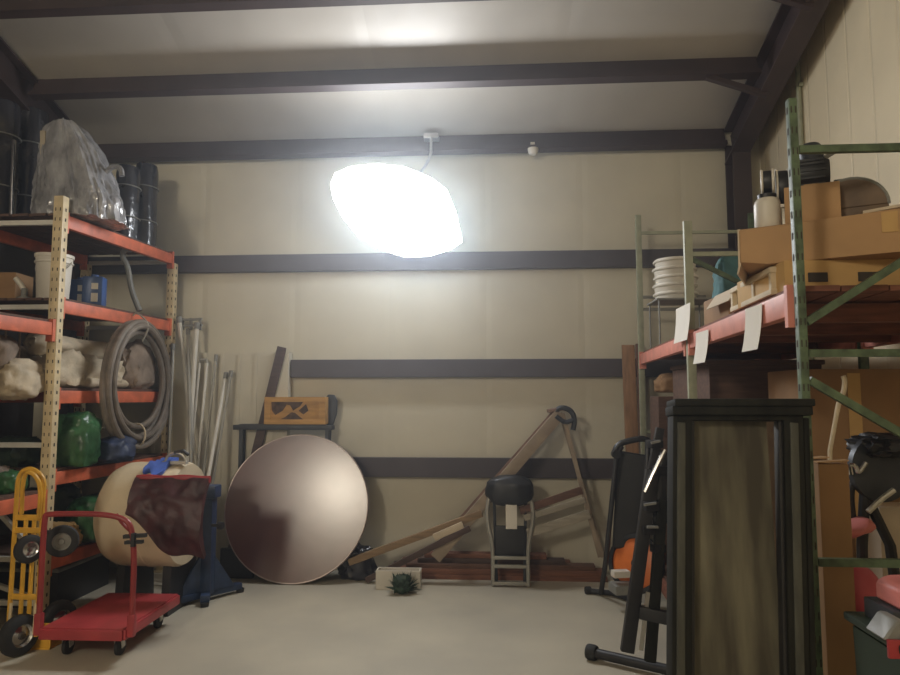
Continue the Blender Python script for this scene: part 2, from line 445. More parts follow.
def beam(p0, p1, m, parent, h=BT):
    """stepped box beam with a hook plate at each end"""
    bm = nb(); p0, p1 = V(p0), V(p1); bar(bm, p0, p1, .045, h, bev=.006)
    d = (p1-p0).normalized()
    for p, s in ((p0, 1), (p1, -1)): bar(bm, p+d*s*.002-V((0,0,h*.95)), p+d*s*.002+V((0,0,h*.75)), .056, .03, up=d)
    return obj('beam', bm, m, parent)
LSH = {}
def shelf_level(ya, yb, z, m, dm, X, depth, parent, h=BT, sgn=-1):
    beam((X(ya), ya+.045, z), (X(yb), yb-.045, z), m, parent, h)
    beam((X(ya)+sgn*depth, ya+.045, z), (X(yb)+sgn*depth, yb-.045, z), m, parent, h)
    bm = nb(); n = 6
    for i in range(n):
        fa = (i+.5)/n; w = depth/n*.93
        a, b = V((X(ya)+sgn*depth*fa, ya+.05, z+h/2+.011)), V((X(yb)+sgn*depth*fa, yb-.05, z+h/2+.011))
        bar(bm, a, b, w, .02)
    obj('deck', bm, dm, parent)
    return z+h/2+.021
for k in (1, 2, 3, 4, 5): LSH[k] = shelf_level(LN, LFAR, lz[k], M['org'], M['deck'], LX, LD, rack)
nz = gz(327, LN)
LSH['n2'] = shelf_level(LCAM, LN, nz, M['org'], M['deck'], LX, LD, rack)
LSH['n4'] = shelf_level(LCAM, LN, gz(503, LN), M['org'], M['deck'], LX, LD, rack)

# ---- top shelf: wrapped bundles
z = LSH[1]
t = thing('wrapped_bundle', 'tall bundle in clear crumpled plastic on the top left shelf', 'bundle', (gx(80, 5.0), 5.05, z))
def drape(pxs, Y, depth, z0, seed, amp=.05):
    """a tall crumpled wrap: outline of the heap seen from the aisle, given depth and folds"""
    bm = nb(); n = 84; lay = 56; rings = []
    for j in range(lay+1):
        f = j/lay; ring = []
        # half widths along the outline
        y_ = pxs[0][1]+(pxs[-1][1]-pxs[0][1])*f
        for a, b in zip(pxs, pxs[1:]):
            lo, hi = max(a[1], b[1]), min(a[1], b[1])
            if hi-1e-6 <= y_ <= lo+1e-6:
                k = 0 if a[1] == b[1] else (y_-a[1])/(b[1]-a[1]); xl = a[0]+(b[0]-a[0])*k; xr = a[2]+(b[2]-a[2])*k; break
        A, B = at(xl, y_, Y), at(xr, y_, Y); c_ = (A+B)/2; hw = (B.x-A.x)/2
        zz = z0 if j == 0 else max(z0, c_.z)
        for k in range(n):
            th = 2*math.pi*k/n
            cs, sn = math.cos(th), math.sin(th)
            cs = math.copysign(abs(cs)**.7, cs); sn = math.copysign(abs(sn)**.7, sn)
            q = V((cs*2.2, sn*2.2, f*2.0))+V((seed, 0, 0)); q2 = V((math.cos(th)*7, math.sin(th)*7, f*1.5))
            q3 = V((cs*5.5+f*3, sn*5.5, f*7)); d = 1+amp*1.6*noise.noise(q)+amp*2.6*(abs(noise.noise(q2))-.25)*(1-.3*f)+amp*1.5*(abs(noise.noise(q3))-.2)+amp*.8*(abs(noise.noise(q3*2.3))-.2)
            dd = depth*(1-.55*f**1.6)
            ring.append(bm.verts.new((c_.x+cs*hw*d, Y+sn*dd/2*d, zz+ (amp*.5*noise.noise(q*1.7) if 0 < j else 0))))
        rings.append(ring)
    for A, B in zip(rings, rings[1:]):
        for k in range(n): bm.faces.new((A[k], A[(k+1) % n], B[(k+1) % n], B[k]))
    bm.faces.new(rings[0][::-1]); bm.faces.new(rings[-1])
    return bm
bmb = drape([(46, 232, 120), (45, 205, 119), (45, 185, 111), (45, 165, 103), (45, 150, 96), (47, 138, 89), (52, 130, 83), (60, 125, 77)], 5.1, .56, z, 1.0, .06)
obj('plastic_cover', bmb, M['clear'], t, ang=14)
bm = nb(); bar(bm, at(46.5, 250, 4.98)*1, at(46.5, 133, 4.98), .10, .04, up=(1,0,0)); 
for v in bm.verts:
    if v.co.z < z: v.co.z = z
obj('board', bm, M['beige'], t)
bm = nb(); tube(bm, smoothpts([at(106,172,5.1), at(113,166,5.08), at(121,168,5.08), at(122,176,5.08)], 2), .022, 8); obj('knotted_end', bm, M['clear'], t)
def wrapped(pl, pr, ptop, Y, lab, z0, dep=.3, seed=1, name='wrapped_roll', m='blackw', grp=None):
    c_ = at((pl+pr)/2, ptop, Y); hw = (gx(pr, Y, ptop)-gx(pl, Y, ptop))/2
    tt = thing(name, lab, 'roll', (c_.x, Y, z0), grp)
    bm = nb(); prof = []; h = c_.z-z0; n = 22; rings = []
    for j in range(15):
        f = j/14; r = 1-.10*max(0, (f-.9)/.1)
        ring = []
        for k in range(n):
            th = 2*math.pi*k/n; q = V((math.cos(th)*1.5+seed*5, math.sin(th)*1.5, f*2.5))
            d = r*(1+.10*noise.noise(q)+.06*noise.noise(q*3))
            ring.append(bm.verts.new((c_.x+math.cos(th)*hw*d, Y+math.sin(th)*dep/2*d, z0+h*f)))
        rings.append(ring)
    for A, B in zip(rings, rings[1:]):
        for k in range(n): bm.faces.new((A[k], A[(k+1) % n], B[(k+1) % n], B[k]))
    bm.faces.new(rings[0][::-1]); bm.faces.new(rings[-1])
    obj('wrap', bm, M[m], tt, ang=30)
    for f in (.3, .72):
        bm = nb(); tube(bm, [(c_.x+math.cos(a)*hw*1.07, Y+math.sin(a)*dep/2*1.07, z0+h*f) for a in [2*math.pi*k/24 for k in range(24)]], .006, 6, True)
        obj('tie', bm, M['grey'], tt)
    return tt
wrapped(119, 139, 168, 5.72, 'black wrapped roll standing beside the clear plastic bundle on the top shelf', z, .24, 2)
wrapped(137, 157, 166, 6.0, 'black wrapped roll at the far end of the top left shelf, by the pale wall', z, .24, 3)
wrapped(22, 47, 112, 5.55, 'dark navy wrapped roll left of the clear plastic bundle, up by the roof beam', LSH[1], .28, 4)
wrapped(-14, 18, 104, 5.12, 'dark navy wrapped roll at the left edge of the photo on the top shelf', LSH[1], .28, 5)
bm = nb(); p = at(13.5, 180, 4.95); bar(bm, V((p.x, 4.95, LSH[1])), at(14, 140, 4.95), .022, .03, bev=.004)  # chrome bar added to imitate the shiny highlight of the dark wrap
tag(obj('highlight_strip', bm, M['chrome']), 'thin bright strip standing in for the highlight on the dark navy rolls', 'strip')

# ---- second shelf
z = LSH[2]
def bucket(c, r, h, lab, mname='white', handle=True, grp=None):
    tt = thing('bucket', lab, 'bucket', c, grp); o = V(c)
    bm = nb(); lathe(bm, [(0,.003),(r*.84,0),(r*.86,.012),(r*.97,h*.80),(r*1.05,h*.81),(r*1.05,h*.84),(r*.98,h*.85),(r*1.0,h*.93),(r*1.06,h*.935),(r*1.07,h),(r*.98,h),(r*.93,h*.5),(0,h*.45)], 30, Matrix.Translation(o))
    obj('body', bm, M[mname], tt)
    if handle:
        bm = nb(); tube(bm, [o+V((math.cos(a)*r*1.09, -math.sin(a)*r*1.09*.6, h*.84-math.sin(a)*r*.9)) for a in [math.pi*k/14 for k in range(15)]], .004, 6); obj('bail', bm, M['galv'], tt)
    return tt
bucket((gx(54, 4.98, 270), 4.98, z), .128, gz(250, 4.98)-z, 'white plastic bucket behind the cream post on the second shelf')
def can(px, Y, lab, w, h, rz):
    c_ = V((gx(px, Y, 280), Y, z)); tt = thing('metal_can', lab, 'can', c_, 'blue cans on the second left shelf')
    bm = nb(); box(bm, c_, (w, w*.8, h), rz, .012); obj('body', bm, M['blue'], tt)
    bm = nb(); lathe(bm, [(0,h),(.028,h),(.03,h+.02),(0,h+.022)], 16, Matrix.Translation(c_)); obj('cap', bm, M['blue'], tt)
    bm = nb(); m3 = Matrix.Rotation(rz, 3, 'Z')
    box(bm, c_+m3 @ V((.02, -w*.4-.002, h*.55)), (.05, .003, .05), rz); box(bm, c_+m3 @ V((.02, -w*.4-.002, h*.12)), (.05, .003, .07), rz); obj('white_label', bm, M['whitep'], tt)
can(81, 5.32, 'blue metal can between the white bucket and another blue can', .15, .22, .3)
can(95, 5.28, 'blue metal can with white label spots, right one of the two', .155, .235, .25)
bm = nb(); tube(bm, smoothpts([(gx(136, 5.75), 5.75, z+.02), at(131, 290, 5.75), at(128, 266, 5.75), at(122, 257, 5.72), at(124, 249, 5.72), at(131, 250, 5.72)], 2), .024, 10)
tag(obj('bent_pipe', bm, M['grey']), 'bent grey pipe standing at the far end of the second shelf', 'pipe')
bm = nb(); c_ = V((gx(12, 5.15, 260), 5.15, z)); box(bm, c_, (.22, .24, .24), .1, .006)
box(bm, c_+V((0,-.121,.11)), (.22, .004, .03), .1); tag(obj('carton', bm, M['card3']), 'dim brown carton on the second shelf, left of the white bucket', 'box')
t = thing('tap_fitting', 'small pale tap fitting on the second shelf in front of the brown carton', 'fitting', (gx(25, 4.92, 280), 4.92, z))
p = V((gx(25, 4.92, 280), 4.92, z)); bm = nb(); lathe(bm, [(0,0),(.05,0),(.05,.02),(.022,.03),(.022,.09),(0,.09)], 18, Matrix.Translation(p)); obj('base', bm, M['grey'], t)
bm = nb(); tube(bm, [p+V((0,0,.075)), p+V((-.03,-.0,.12)), p+V((-.07,-.01,.17))], .02, 10); obj('spout', bm, M['white'], t)

def bag(c_, s, lab, m, seed, name='bag', cat='bag', fold=.15, grp=None):
    bm = nb(); blob(bm, V(c_)+V((0,0,s[2]*.88)), s, .2, 1.9, seed, flat=c_[2], sub=4, fold=fold); return tag(obj(name, bm, M[m], ang=60), lab, cat, grp)
# ---- third shelf: canvas rolls and tarpaulins
z = LSH[3]
def cloth(pts, r, lab, m='canvas', seed=0, amp=.25, name='canvas_roll', flat=None, sq=.8):
    bm = nb(); roll(bm, pts, r, amp, seed, flat=flat if flat is not None else z, squash=sq); return tag(obj(name, bm, M[m], ang=60), lab, 'canvas', 'canvas bundles on the left rack')
xl = LX(5.2)
cloth([(xl-.22, 4.86, z+.14), (xl-.16, 5.0, z+.14), (xl-.14, 5.16, z+.13)], .16, 'thick cream canvas bundle at the front of the middle shelf behind the cream post', seed=1, amp=.45)
cloth([(xl-.20, 5.2, z+.12), (xl-.12, 5.36, z+.13), (xl-.13, 5.62, z+.12)], .15, 'crumpled cream tarpaulin on the middle shelf left of the hose loop', seed=21, amp=.55)
cloth([(xl-.30, 4.88, z+.345), (xl-.26, 5.3, z+.31), (xl-.2, 5.95, z+.33)], .105, 'cream canvas roll lying on top of the pile, just under the beam', seed=2, flat=z+.2)
cloth([(xl-.62, 4.82, z+.18), (xl-.6, 5.4, z+.17), (xl-.56, 5.95, z+.16)], .19, 'canvas roll at the back of the middle shelf', seed=3)
cloth([(xl-.10, 4.88, z+.05), (xl-.06, 5.3, z+.045), (xl-.03, 5.7, z+.05)], .055, 'thin cream roll lying along the edge of the middle shelf', seed=4, amp=.1)
bag((LX(5.9)-.10, 5.86, LSH[3]), (.12, .22, .21), 'brownish lumpy cloth sack seen through the hose coil on the middle shelf', 'canvas2', 11, 'sack', 'canvas', .25)
# sagging bundle that sticks out over the near bay, carried by its rope from the beam above
zb = LSH['n2']
def sling(c_, s, lab, m, seed, ya):
    tt = thing('canvas_bundle', lab, 'canvas', (c_[0], c_[1], c_[2]-s[2]), 'canvas bundles on the left rack')
    bm = nb(); blob(bm, c_, s, .22, 1.6, seed, sub=4, fold=.22); obj('cloth', bm, M[m], tt, ang=60)
    for dy in (-.12, .02):
        bm = nb(); tube(bm, [(c_[0]-.02, c_[1]+dy, c_[2]-.02), (c_[0]-.02, c_[1]+dy, nz+BT/2+.0)], .008, 6); obj('rope', bm, M['canvas2'], tt)
    return tt
sling((LX(4.5)-.13, 4.60, gz(380, 4.6, 40)), (.12, .20, .13), 'bulging cream canvas bundle slung under the lower orange beam, left of the cream post', 'canvas', 6, 0)
sling((LX(4.5)-.34, 4.46, gz(358, 4.6, 20)), (.22, .22, .16), 'greyish brown canvas bundle slung under the deck at the left edge', 'canvas2', 8, 0)

# ---- fourth shelf
z = LSH[4]
bag((gx(78, 5.05), 5.05, z), (.15, .14, .21), 'shiny green plastic bag on the fourth shelf beside the cream post', 'greenbag', 3)
bag((gx(96, 5.12, 455), 5.36, z), (.14, .15, .11), 'dark blue bag on the fourth shelf right of the green bag', 'bluebag', 4)
bm = nb(); c_ = V((gx(104, 5.62, 440), 5.72, z)); box(bm, c_, (.24, .22, .24), .1, .008); box(bm, c_+V((0,0,.24)), (.255, .235, .02), .1, .004)
tag(obj('carton', bm, M['beige']), 'dull beige box at the far end of the fourth shelf', 'box')
bag((gx(25, 5.05), 5.0, z), (.15, .16, .12), 'dim dark green sack on the fourth shelf left of the cream post', 'tote', 5, 'sack')
# near bay lower shelf
z4 = LSH['n4']
bag((LX(4.4)-.3, 4.45, z4), (.2, .2, .11), 'greyish sack on the low shelf behind the yellow hand truck', 'canvas2', 9, 'sack')
bag((LX(4.4)-.12, 4.55, z4), (.10, .11, .08), 'small green bag on the low shelf behind the yellow hand truck', 'greenbag', 12)
# ---- fifth shelf
z = LSH[5]
bag((gx(66, 4.95), 4.95, z), (.12, .12, .10), 'round orange bag on the bottom shelf behind the red handle', 'card2', 5, 'sack', fold=.25)
bag((gx(95, 5.25), 5.3, z), (.16, .2, .17), 'green plastic bag on the bottom shelf beside the drum', 'greenbag', 7)
bag((gx(60, 5.4), 5.35, z), (.2, .2, .22), 'dark green lumpy bag at the back of the bottom shelf', 'tote', 8)
def box_thing(name, c_, s, rz, m, lab, cat='box', lid=None, bev=.006):
    tt = thing(name, lab, cat, c_, rz=rz); m4 = Matrix.Rotation(rz, 3, 'Z')
    bm = nb(); box(bm, c_, s, rz, bev); obj('body', bm, M[m], tt)
    if lid: bm = nb(); box(bm, V(c_)+V((0,0,s[2]+.0)), (s[0]+.03, s[1]+.03, .03), rz, .006); obj('lid', bm, M[lid], tt)
    return tt
box_thing('storage_bin', V((LX(5.9)-.3, 5.85, LSH[5])), (.4, .4, .22), .0, 'black', 'black storage bin at the far end of the bottom shelf', 'bin', 'grey')
box_thing('storage_bin', V((LX(5.4)-.42, 5.45, 0)), (.5, .7, .27), .0, 'black', 'black storage bin on the floor under the left rack', 'bin', 'grey')
def wheel(c_, ax, r, w, parent, hub='galv', name='wheel'):
    mx = place(c_, ax)
    bm = nb(); lathe(bm, [(r*.55,-w*.5),(r*.8,-w*.5),(r*.95,-w*.36),(r,-w*.15),(r,w*.15),(r*.95,w*.36),(r*.8,w*.5),(r*.55,w*.5),(r*.55,-w*.5)], 28, mx)
    o = obj(name, bm, M['rubber'], parent)
    bm = nb(); lathe(bm, [(0,-w*.5),(r*.16,-w*.5),(r*.2,-w*.3),(r*.45,-w*.22),(r*.56,-w*.45),(r*.56,w*.45),(r*.45,w*.22),(r*.2,w*.3),(r*.16,w*.5),(0,w*.5)], 24, mx)
    obj('hub', bm, M[hub], o); return o
# ---- hose coil hung on the front of the rack
hc = at(139, 384, 5.62); hr = .525; hx = LX(5.62)+.06
t2 = thing('hose_coil', 'large loop of grey brown hose hung on the front of the left rack', 'hose', (hx, hc.y, hc.z-hr))
rnd = random.Random(3)
for i in range(5):
    bm = nb(); pts = []; n = 44; ph = rnd.uniform(0, 6)
    rr = hr-.012-.062*(i % 3)*.9; xo = hx+.02+.05*(i//3)+.012*(i % 3)
    for k in range(n):
        a = 2*math.pi*k/n; w = 1+.018*math.sin(2*a+ph)+.012*math.sin(3*a+ph*2)
        pts.append((xo+.012*math.sin(a*2+ph), hc.y+math.cos(a)*rr*w*.98, hc.z+math.sin(a)*rr*w*1.02+(i % 3)*.02))
    tube(bm, pts, .026, 10, True); obj('hose_turn', bm, M['hose'], t2)
bm = nb(); tube(bm, [(hx+.045+.085*math.cos(a), hc.y-.02+.01*math.sin(a), hc.z-hr+.09+.10*math.sin(a)) for a in [2*math.pi*k/20 for k in range(20)]], .008, 6, True); obj('tie', bm, M['canvas'], t2)
bm = nb(); tube(bm, smoothpts([(LX(5.62)+.03, hc.y, lz[2]+.03), (hx-.0, hc.y, lz[2]+.06), (hx+.10, hc.y, lz[2]-.02), (hx+.11, hc.y, hc.z+hr-.06), (hx+.06, hc.y, hc.z+hr-.16)], 2), .007, 6); obj('hook', bm, M['galv'], t2)

# ================================================================== POLES IN THE CORNER
def leanpole(ptop, pbot, Yt, Yb, r, m, lab, cap=True, grp='poles leaning in the back corner'):
    a = at(*ptop, Yt); b2 = at(*pbot, Yb); k = (b2.z-.0)/(a.z-b2.z); base = b2+(b2-a)*k; base.z = 0; base.y = min(base.y, WY-.2)
    tt = thing('pole', lab, 'pole', base, grp)
    d = (a-base).normalized()
    bm = nb(); tube(bm, [base+V((0,0,r*.4)), a], r, 10); obj('shaft', bm, M[m], tt)
    if cap:
        bm = nb(); tube(bm, [a-d*.05, a+d*.012], r*1.25, 10); obj('end_cap', bm, M['grey'], tt)
leanpole((179,318), (197,478), 6.24, 6.1, .021, 'pole', 'white pole leaning to the left, nearest the orange rack')
leanpole((197,324), (187,478), 6.22, 6.0, .021, 'pole', 'white pole leaning to the right, crossing the leftmost white pole')
leanpole((188,330), (191,478), 6.24, 5.9, .016, 'poleg', 'grey pole upright between the two crossed white poles')
leanpole((231,372), (213,478), 6.22, 6.0, .015, 'poleg', 'rightmost thin pole, leaning to the right beside the brown table')
leanpole((226,374), (208,478), 6.24, 5.9, .017, 'pole', 'thin pole second from the right, leaning to the right')
leanpole((216,356), (203,478), 6.24, 6.1, .013, 'poleg', 'thin grey pole behind the U shaped frame, leaning right')
leanpole((173,345), (168,478), 6.2, 5.95, .016, 'poleg', 'grey pole half hidden behind the rack post and hose')
t = thing('pole_pair', 'pair of white poles joined by a bend at the top, among the corner poles', 'pole', (gx(203, 5.95), 5.95, 0))
for px in (199.5, 207):
    a = at(px, 363, 6.22); bm = nb(); tube(bm, [(a.x, 5.95, .008), a], .014, 8); obj('leg', bm, M['pole'], t)
bm = nb(); tube(bm, [at(199.5, 363, 6.22), at(200, 360, 6.22), at(206.5, 360, 6.22), at(207, 363, 6.22)], .015, 8); obj('top_bend', bm, M['poleg'], t)
t = thing('pole_bracket', 'grey two-rail bracket fixed high on the ribbed sheet above the poles', 'bracket', at(191, 330, WY-.13))
for py in (320, 326):
    bm = nb(); bar(bm, at(181, py, WY-.13), at(202, py-1, WY-.13), .03, .02); obj('rail', bm, M['grey'], t)
for px in (183, 191, 200):
    bm = nb(); bar(bm, at(px, 318, WY-.13), at(px, 330, WY-.13), .02, .02); obj('strut', bm, M['grey'], t)

# ================================================================== DRUM, COVER AND BLUE STAND
DY, DR = 5.13, .385
dx0, dx1 = gx(108, DY, 515), gx(188, DY, 515); dz = gz(514, DY-.05, 140)
t = thing('drum', 'large cream drum lying on its side in front of the left rack', 'drum', ((dx0+dx1)/2, DY, 0))
mx = place((dx0, DY, dz), (1,0,0)); Ld = dx1-dx0
bm = nb(); lathe(bm, [(0,0),(DR*.4,.012),(DR*.7,.045),(DR*.9,.10),(DR*.985,.17),(DR,.22),(DR,Ld*.62),(DR*1.012,Ld*.63),(DR*1.012,Ld*.66),(DR,Ld*.67),(DR,Ld-.03),(DR*.96,Ld),(0,Ld)], 48, mx); obj('shell', bm, M['drum'], t)
for fx in (.30, .86):
    x = dx0+Ld*fx; bm = nb()
    prism(bm, [(-.24,0),(.24,0),(.24,.04),(.20,dz-DR+.16),(.10,dz-DR+.05),(0,dz-DR+.02),(-.10,dz-DR+.05),(-.20,dz-DR+.16),(-.24,.04)], (x-.03, DY+.09, 0), (0,1,0), (0,0,1), .06)
    obj('saddle', bm, M['black'], t)
bm = nb(); lathe(bm, [(.0,-.02),(.05,-.02),(.05,.03),(0,.03)], 18, place((dx0+.01, DY, dz), (1,0,0))); obj('plug', bm, M['grey'], t)
def shellpatch(x0, x1, a0, a1, r, th, ragged, seed, wr=.02, nx=26, na=26):
    """cloth lying on the drum between two angles (degrees from the front, up positive)"""
    bm = nb(); G = []
    for s in (0, 1):
        g = []
        for i in range(nx+1):
            row = []; fx = i/nx; x = x0+(x1-x0)*fx
            lo = a0+ragged(fx)
            for j in range(na+1):
                a = R(lo+(a1-lo)*j/na); q = V((x*6+seed, a*3, seed))
                rr = r+(th if s else 0)+(wr*(noise.noise(q)+.6*noise.noise(q*2.5)) if s else 0)*(1 if 0 < j < na else .3)
                row.append(bm.verts.new((x, DY-math.cos(a)*rr, dz+math.sin(a)*rr)))
            g.append(row)
        G.append(g)
    for s in (0, 1):
        for i in range(nx):
            for j in range(na): bm.faces.new((G[s][i][j], G[s][i+1][j], G[s][i+1][j+1], G[s][i][j+1]))
    for i in range(nx):
        for j in (0, na): bm.faces.new((G[0][i][j], G[0][i+1][j], G[1][i+1][j], G[1][i][j]))
    for j in range(na):
        for i in (0, nx): bm.faces.new((G[0][i][j], G[0][i][j+1], G[1][i][j+1], G[1][i][j]))
    return bm
cxa, cxb = gx(130, DY-DR, 500), gx(204, DY-DR, 500)
t = thing('leather_cover', 'dark red leather cover draped over the front of the cream drum', 'cover', ((cxa+cxb)/2, DY-DR, dz-.2))
def rag(f): return (1-f)**1.6*46+5*math.sin(f*9)
obj('cover', shellpatch(cxa, cxb, -38, 44, DR+.008, .045, rag, 3, .03), M['maroon'], t, ang=60)
bm = nb(); a = R(45); rr = DR+.033
tube(bm, [(cxa+(cxb-cxa)*k/12, DY-math.cos(a)*rr, dz+math.sin(a)*rr+.004*math.sin(k)) for k in range(13)], .026, 10); obj('red_edge', bm, M['redrim'], t)
bm = nb(); tube(bm, [(cxa+.008, DY-math.cos(R(b_))*rr, dz+math.sin(R(b_))*rr) for b_ in range(20, 46, 5)], .016, 8); obj('red_edge', bm, M['redrim'], t)
bxa, bxb = gx(147, DY-.2, 468), gx(165, DY-.2, 468)
tag(obj('rag', shellpatch(bxa, bxb, 52, 92, DR+.006, .03, lambda f: 5*math.sin(f*7), 8, .03, 12, 12), M['bluec'], ang=60), 'bright blue rag lying on top of the cream drum', 'rag')
t = thing('clamp', 'grey clamp with a dark handle lying on top of the drum beside the blue rag', 'tool', (gx(176, DY-.1, 465), DY-.06, dz+DR))
pc = V((gx(174, DY-.1, 465), DY-.10, dz+DR*.985))
bm = nb(); tube(bm, smoothpts([pc+V((-.07,0,.012)), pc+V((-.05,0,.07)), pc+V((.02,0,.09)), pc+V((.08,0,.06)), pc+V((.09,0,.012))], 2), .011, 8); bar(bm, pc+V((-.08,0,.012)), pc+V((.10,0,.012)), .05, .022); obj('jaw', bm, M['galv'], t)
bm = nb(); tube(bm, [pc+V((.0,0,.085)), pc+V((.07,.0,.10)), pc+V((.11,0,.07))], .013, 8); obj('handle', bm, M['black'], t)
# blue stand
sb = fl(206, 601); SY = sb.y
t = thing('work_stand', 'blue steel stand with a splayed base right of the cream drum', 'stand', sb)
px_ = sb.x
bm = nb(); box(bm, (px_, SY, .06), (.10, .10, gz(487, SY)-.06), bev=.01); obj('post', bm, M['bluest'], t)
bm = nb(); box(bm, (px_, SY-.0, gz(500, SY)), (.15, .13, .10), bev=.012); obj('collar', bm, M['bluest'], t)
bm = nb(); tube(bm, [(px_+.05, SY-.05, gz(527, SY)), (px_+.12, SY-.06, gz(527, SY))], .012, 8); lathe(bm, [(0,-.02),(.028,-.02),(.03,0),(.028,.02),(0,.02)], 14, place((px_+.125, SY-.06, gz(527, SY)), (1,0,0))); obj('knob', bm, M['black'], t)
e0, e1 = fl(158, 612), fl(240, 592)
bm = nb(); bar(bm, e0+V((0,0,.055)), e1+V((0,0,.055)), .07, .05, bev=.008); obj('base_bar', bm, M['bluest'], t)
e2, e3 = fl(187, 588), fl(222, 611)
e2 = V((px_-.10, SY+.26, 0)); e3 = V((px_+.05, SY-.14, 0))
bm = nb(); bar(bm, e2+V((0,0,.055)), e3+V((0,0,.055)), .07, .05, bev=.008); obj('base_bar', bm, M['bluest'], t)
for sx in (-1, 1):
    bm = nb(); d = (e1-e0).normalized()*sx
    prism(bm, [(0,.08),(.19,.08),(.0,.36)], V((px_, SY-.01, 0))+d*.05, d, (0,0,1), .02); obj('gusset', bm, M['bluest'], t)
for e in (e0, e1, e2, e3):
    bm = nb(); lathe(bm, [(0,0),(.03,0),(.034,.03),(0,.03)], 14, Matrix.Translation(e)); obj('foot', bm, M['black'], t)

# ================================================================== RED PLATFORM TRUCK
a = fl(44, 640, .16); 
cA = fl(40, 633, .17); cB = fl(124, 635, .17); cD = fl(182, 599, .17); cE = fl(104, 597, .17)
cen = (cA+cB+cD+cE)/4
lon = ((cE+cD)/2-(cA+cB)/2); dl = lon.length; lon.normalize(); lat = V((lon.y, -lon.x, 0)); dw = (cB-cA).length*.97
t = thing('platform_truck', 'red platform truck with a tubular handle on the floor at left', 'cart', (cen.x, cen.y, 0))
def PT(u, v, z): return V((cen.x, cen.y, 0))+lon*u+lat*v+V((0,0,z))
prot = Matrix((( lat.x, lon.x, 0), (lat.y, lon.y, 0), (0,0,1)))
bm = nb(); box(bm, PT(0,0,.17), (dw, dl, .035), rot=prot, bev=.008)
obj('deck', bm, M['red'], t)
bm = nb()
for s in (-1, 1): bar(bm, PT(-dl/2, s*dw*.5, .165), PT(dl/2, s*dw*.5, .165), .03, .06, bev=.006)
for s in (-1, 1): bar(bm, PT(s*dl*.5, -dw*.5, .165), PT(s*dl*.5, dw*.5, .165), .03, .06, bev=.006)
obj('bumper', bm, M['red'], t)
hz = gz(519, PT(-dl/2, 0, 0).y)
hu = -dl/2+.03; hh = dw/2+.035
bm = nb(); tube(bm, [PT(hu, -hh, .19)]+smoothpts([PT(hu, -hh, .2), PT(hu, -hh, hz-.02), PT(hu, -hh+.02, hz), PT(hu, hh-.10, hz), PT(hu, hh, hz-.10), PT(hu, hh, .2)], 3)+[PT(hu, hh, .19)], .017, 12); obj('handle', bm, M['redt'], t)
bm = nb(); tube(bm, smoothpts([PT(hu+.01, hh-.13, hz-.0), PT(hu+.02, hh-.10, hz-.06), PT(hu+.02, hh, hz-.14)], 2), .010, 8); obj('brace', bm, M['redt'], t)
for s in (-1, 1):
    bm = nb(); bar(bm, PT(hu, s*hh, .15), PT(hu, s*hh, .28), .042, .042, up=lon, bev=.006); obj('socket', bm, M['red'], t)
bm = nb(); bar(bm, PT(hu-.0, hh-.07, hz-.135), PT(hu, hh+.07, hz-.125), .03, .022); bar(bm, PT(hu, hh-.06, hz-.17), PT(hu, hh+.05, hz-.165), .03, .02); bar(bm, PT(hu-.02, hh, hz-.19), PT(hu-.02, hh, hz-.11), .03, .02, up=lat); obj('clip', bm, M['black'], t)
for u in (-dl/2+.12, dl/2-.12):
    for v in (-dw/2+.09, dw/2-.09):
        cst = None
        bm = nb(); box(bm, PT(u, v, .155), (.07,.07,.014), rot=prot)
        for s in (-1, 1): bar(bm, PT(u+.02, v+s*.022, .05), PT(u, v+s*.022, .16), .006, .04, up=lon)
        cst = obj('caster', bm, M['galv'], t)
        bm = nb(); lathe(bm, [(0,-.016),(.045,-.016),(.055,-.010),(.055,.010),(.045,.016),(0,.016)], 22, place(PT(u+.02, v, .055), lat)); obj('wheel', bm, M['rubber'], cst)

# ================================================================== YELLOW HAND TRUCK
wb = fl(18, 656); TY = wb.y
t = thing('hand_truck', 'yellow hand truck with black wheels standing at the left edge', 'hand truck', (wb.x+.05, TY, 0))
def HT(px, py, dy=0): return at(px, py, TY+.06+dy)
yb = .10
xa, xb = gx(10, TY+.06, 600), gx(38, TY+.06, 600)
ztop = HT(28, 470).z
def HX(x, z, dy=0): return V((x, TY+.06+dy, z))
xa2, xb2 = HT(17, 490).x, HT(43, 490).x
bm = nb(); tube(bm, smoothpts([HX(xa, yb), HX(xa+.004, .5), HX(xa2, ztop-.16), HX(xa2+.005, ztop-.02), HX((xa2+xb2)/2, ztop+.02), HX(xb2+.01, ztop-.05), HX(xb2, ztop-.2), HX(xb+.005, .5), HX(xb, yb)], 3), .014, 10); obj('frame_tube', bm, M['yel'], t)
bm = nb(); tube(bm, smoothpts([HX(xa2+.06, ztop-.27, -.03), HX(xa2+.10, ztop-.0, -.09), HX(xb2+.0, ztop-.01, -.09), HX(xb2+.035, ztop-.1, -.07), HX(xb2-.005, ztop-.30, -.02)], 3), .013, 10); obj('loop_handle', bm, M['yel'], t)
for zz in (ztop-.30, ztop-.38, .62, .34):
    bm = nb(); bar(bm, HX(xa+.004, zz), HX(xb+.004, zz), .018, .035, bev=.004); obj('cross_bar', bm, M['yel'], t)
for f in (.36, .66):
    bm = nb(); bar(bm, HX(xa+(xb-xa)*f, .12, .01), HX(xa+(xb-xa)*f+.005, ztop-.30, .01), .02, .016); obj('spine', bm, M['yel'], t)
bm = nb(); box(bm, HX((xa+xb)/2, 0.0, .16), (xb-xa+.12, .22, .012)); box(bm, HX((xa+xb)/2, 0.0, .06), (xb-xa+.12, .012, .16)); obj('toe_plate', bm, M['yel'], t)
wheel(V((wb.x, TY, .125)), (1,-.35,0), .125, .075, t, 'chrome')
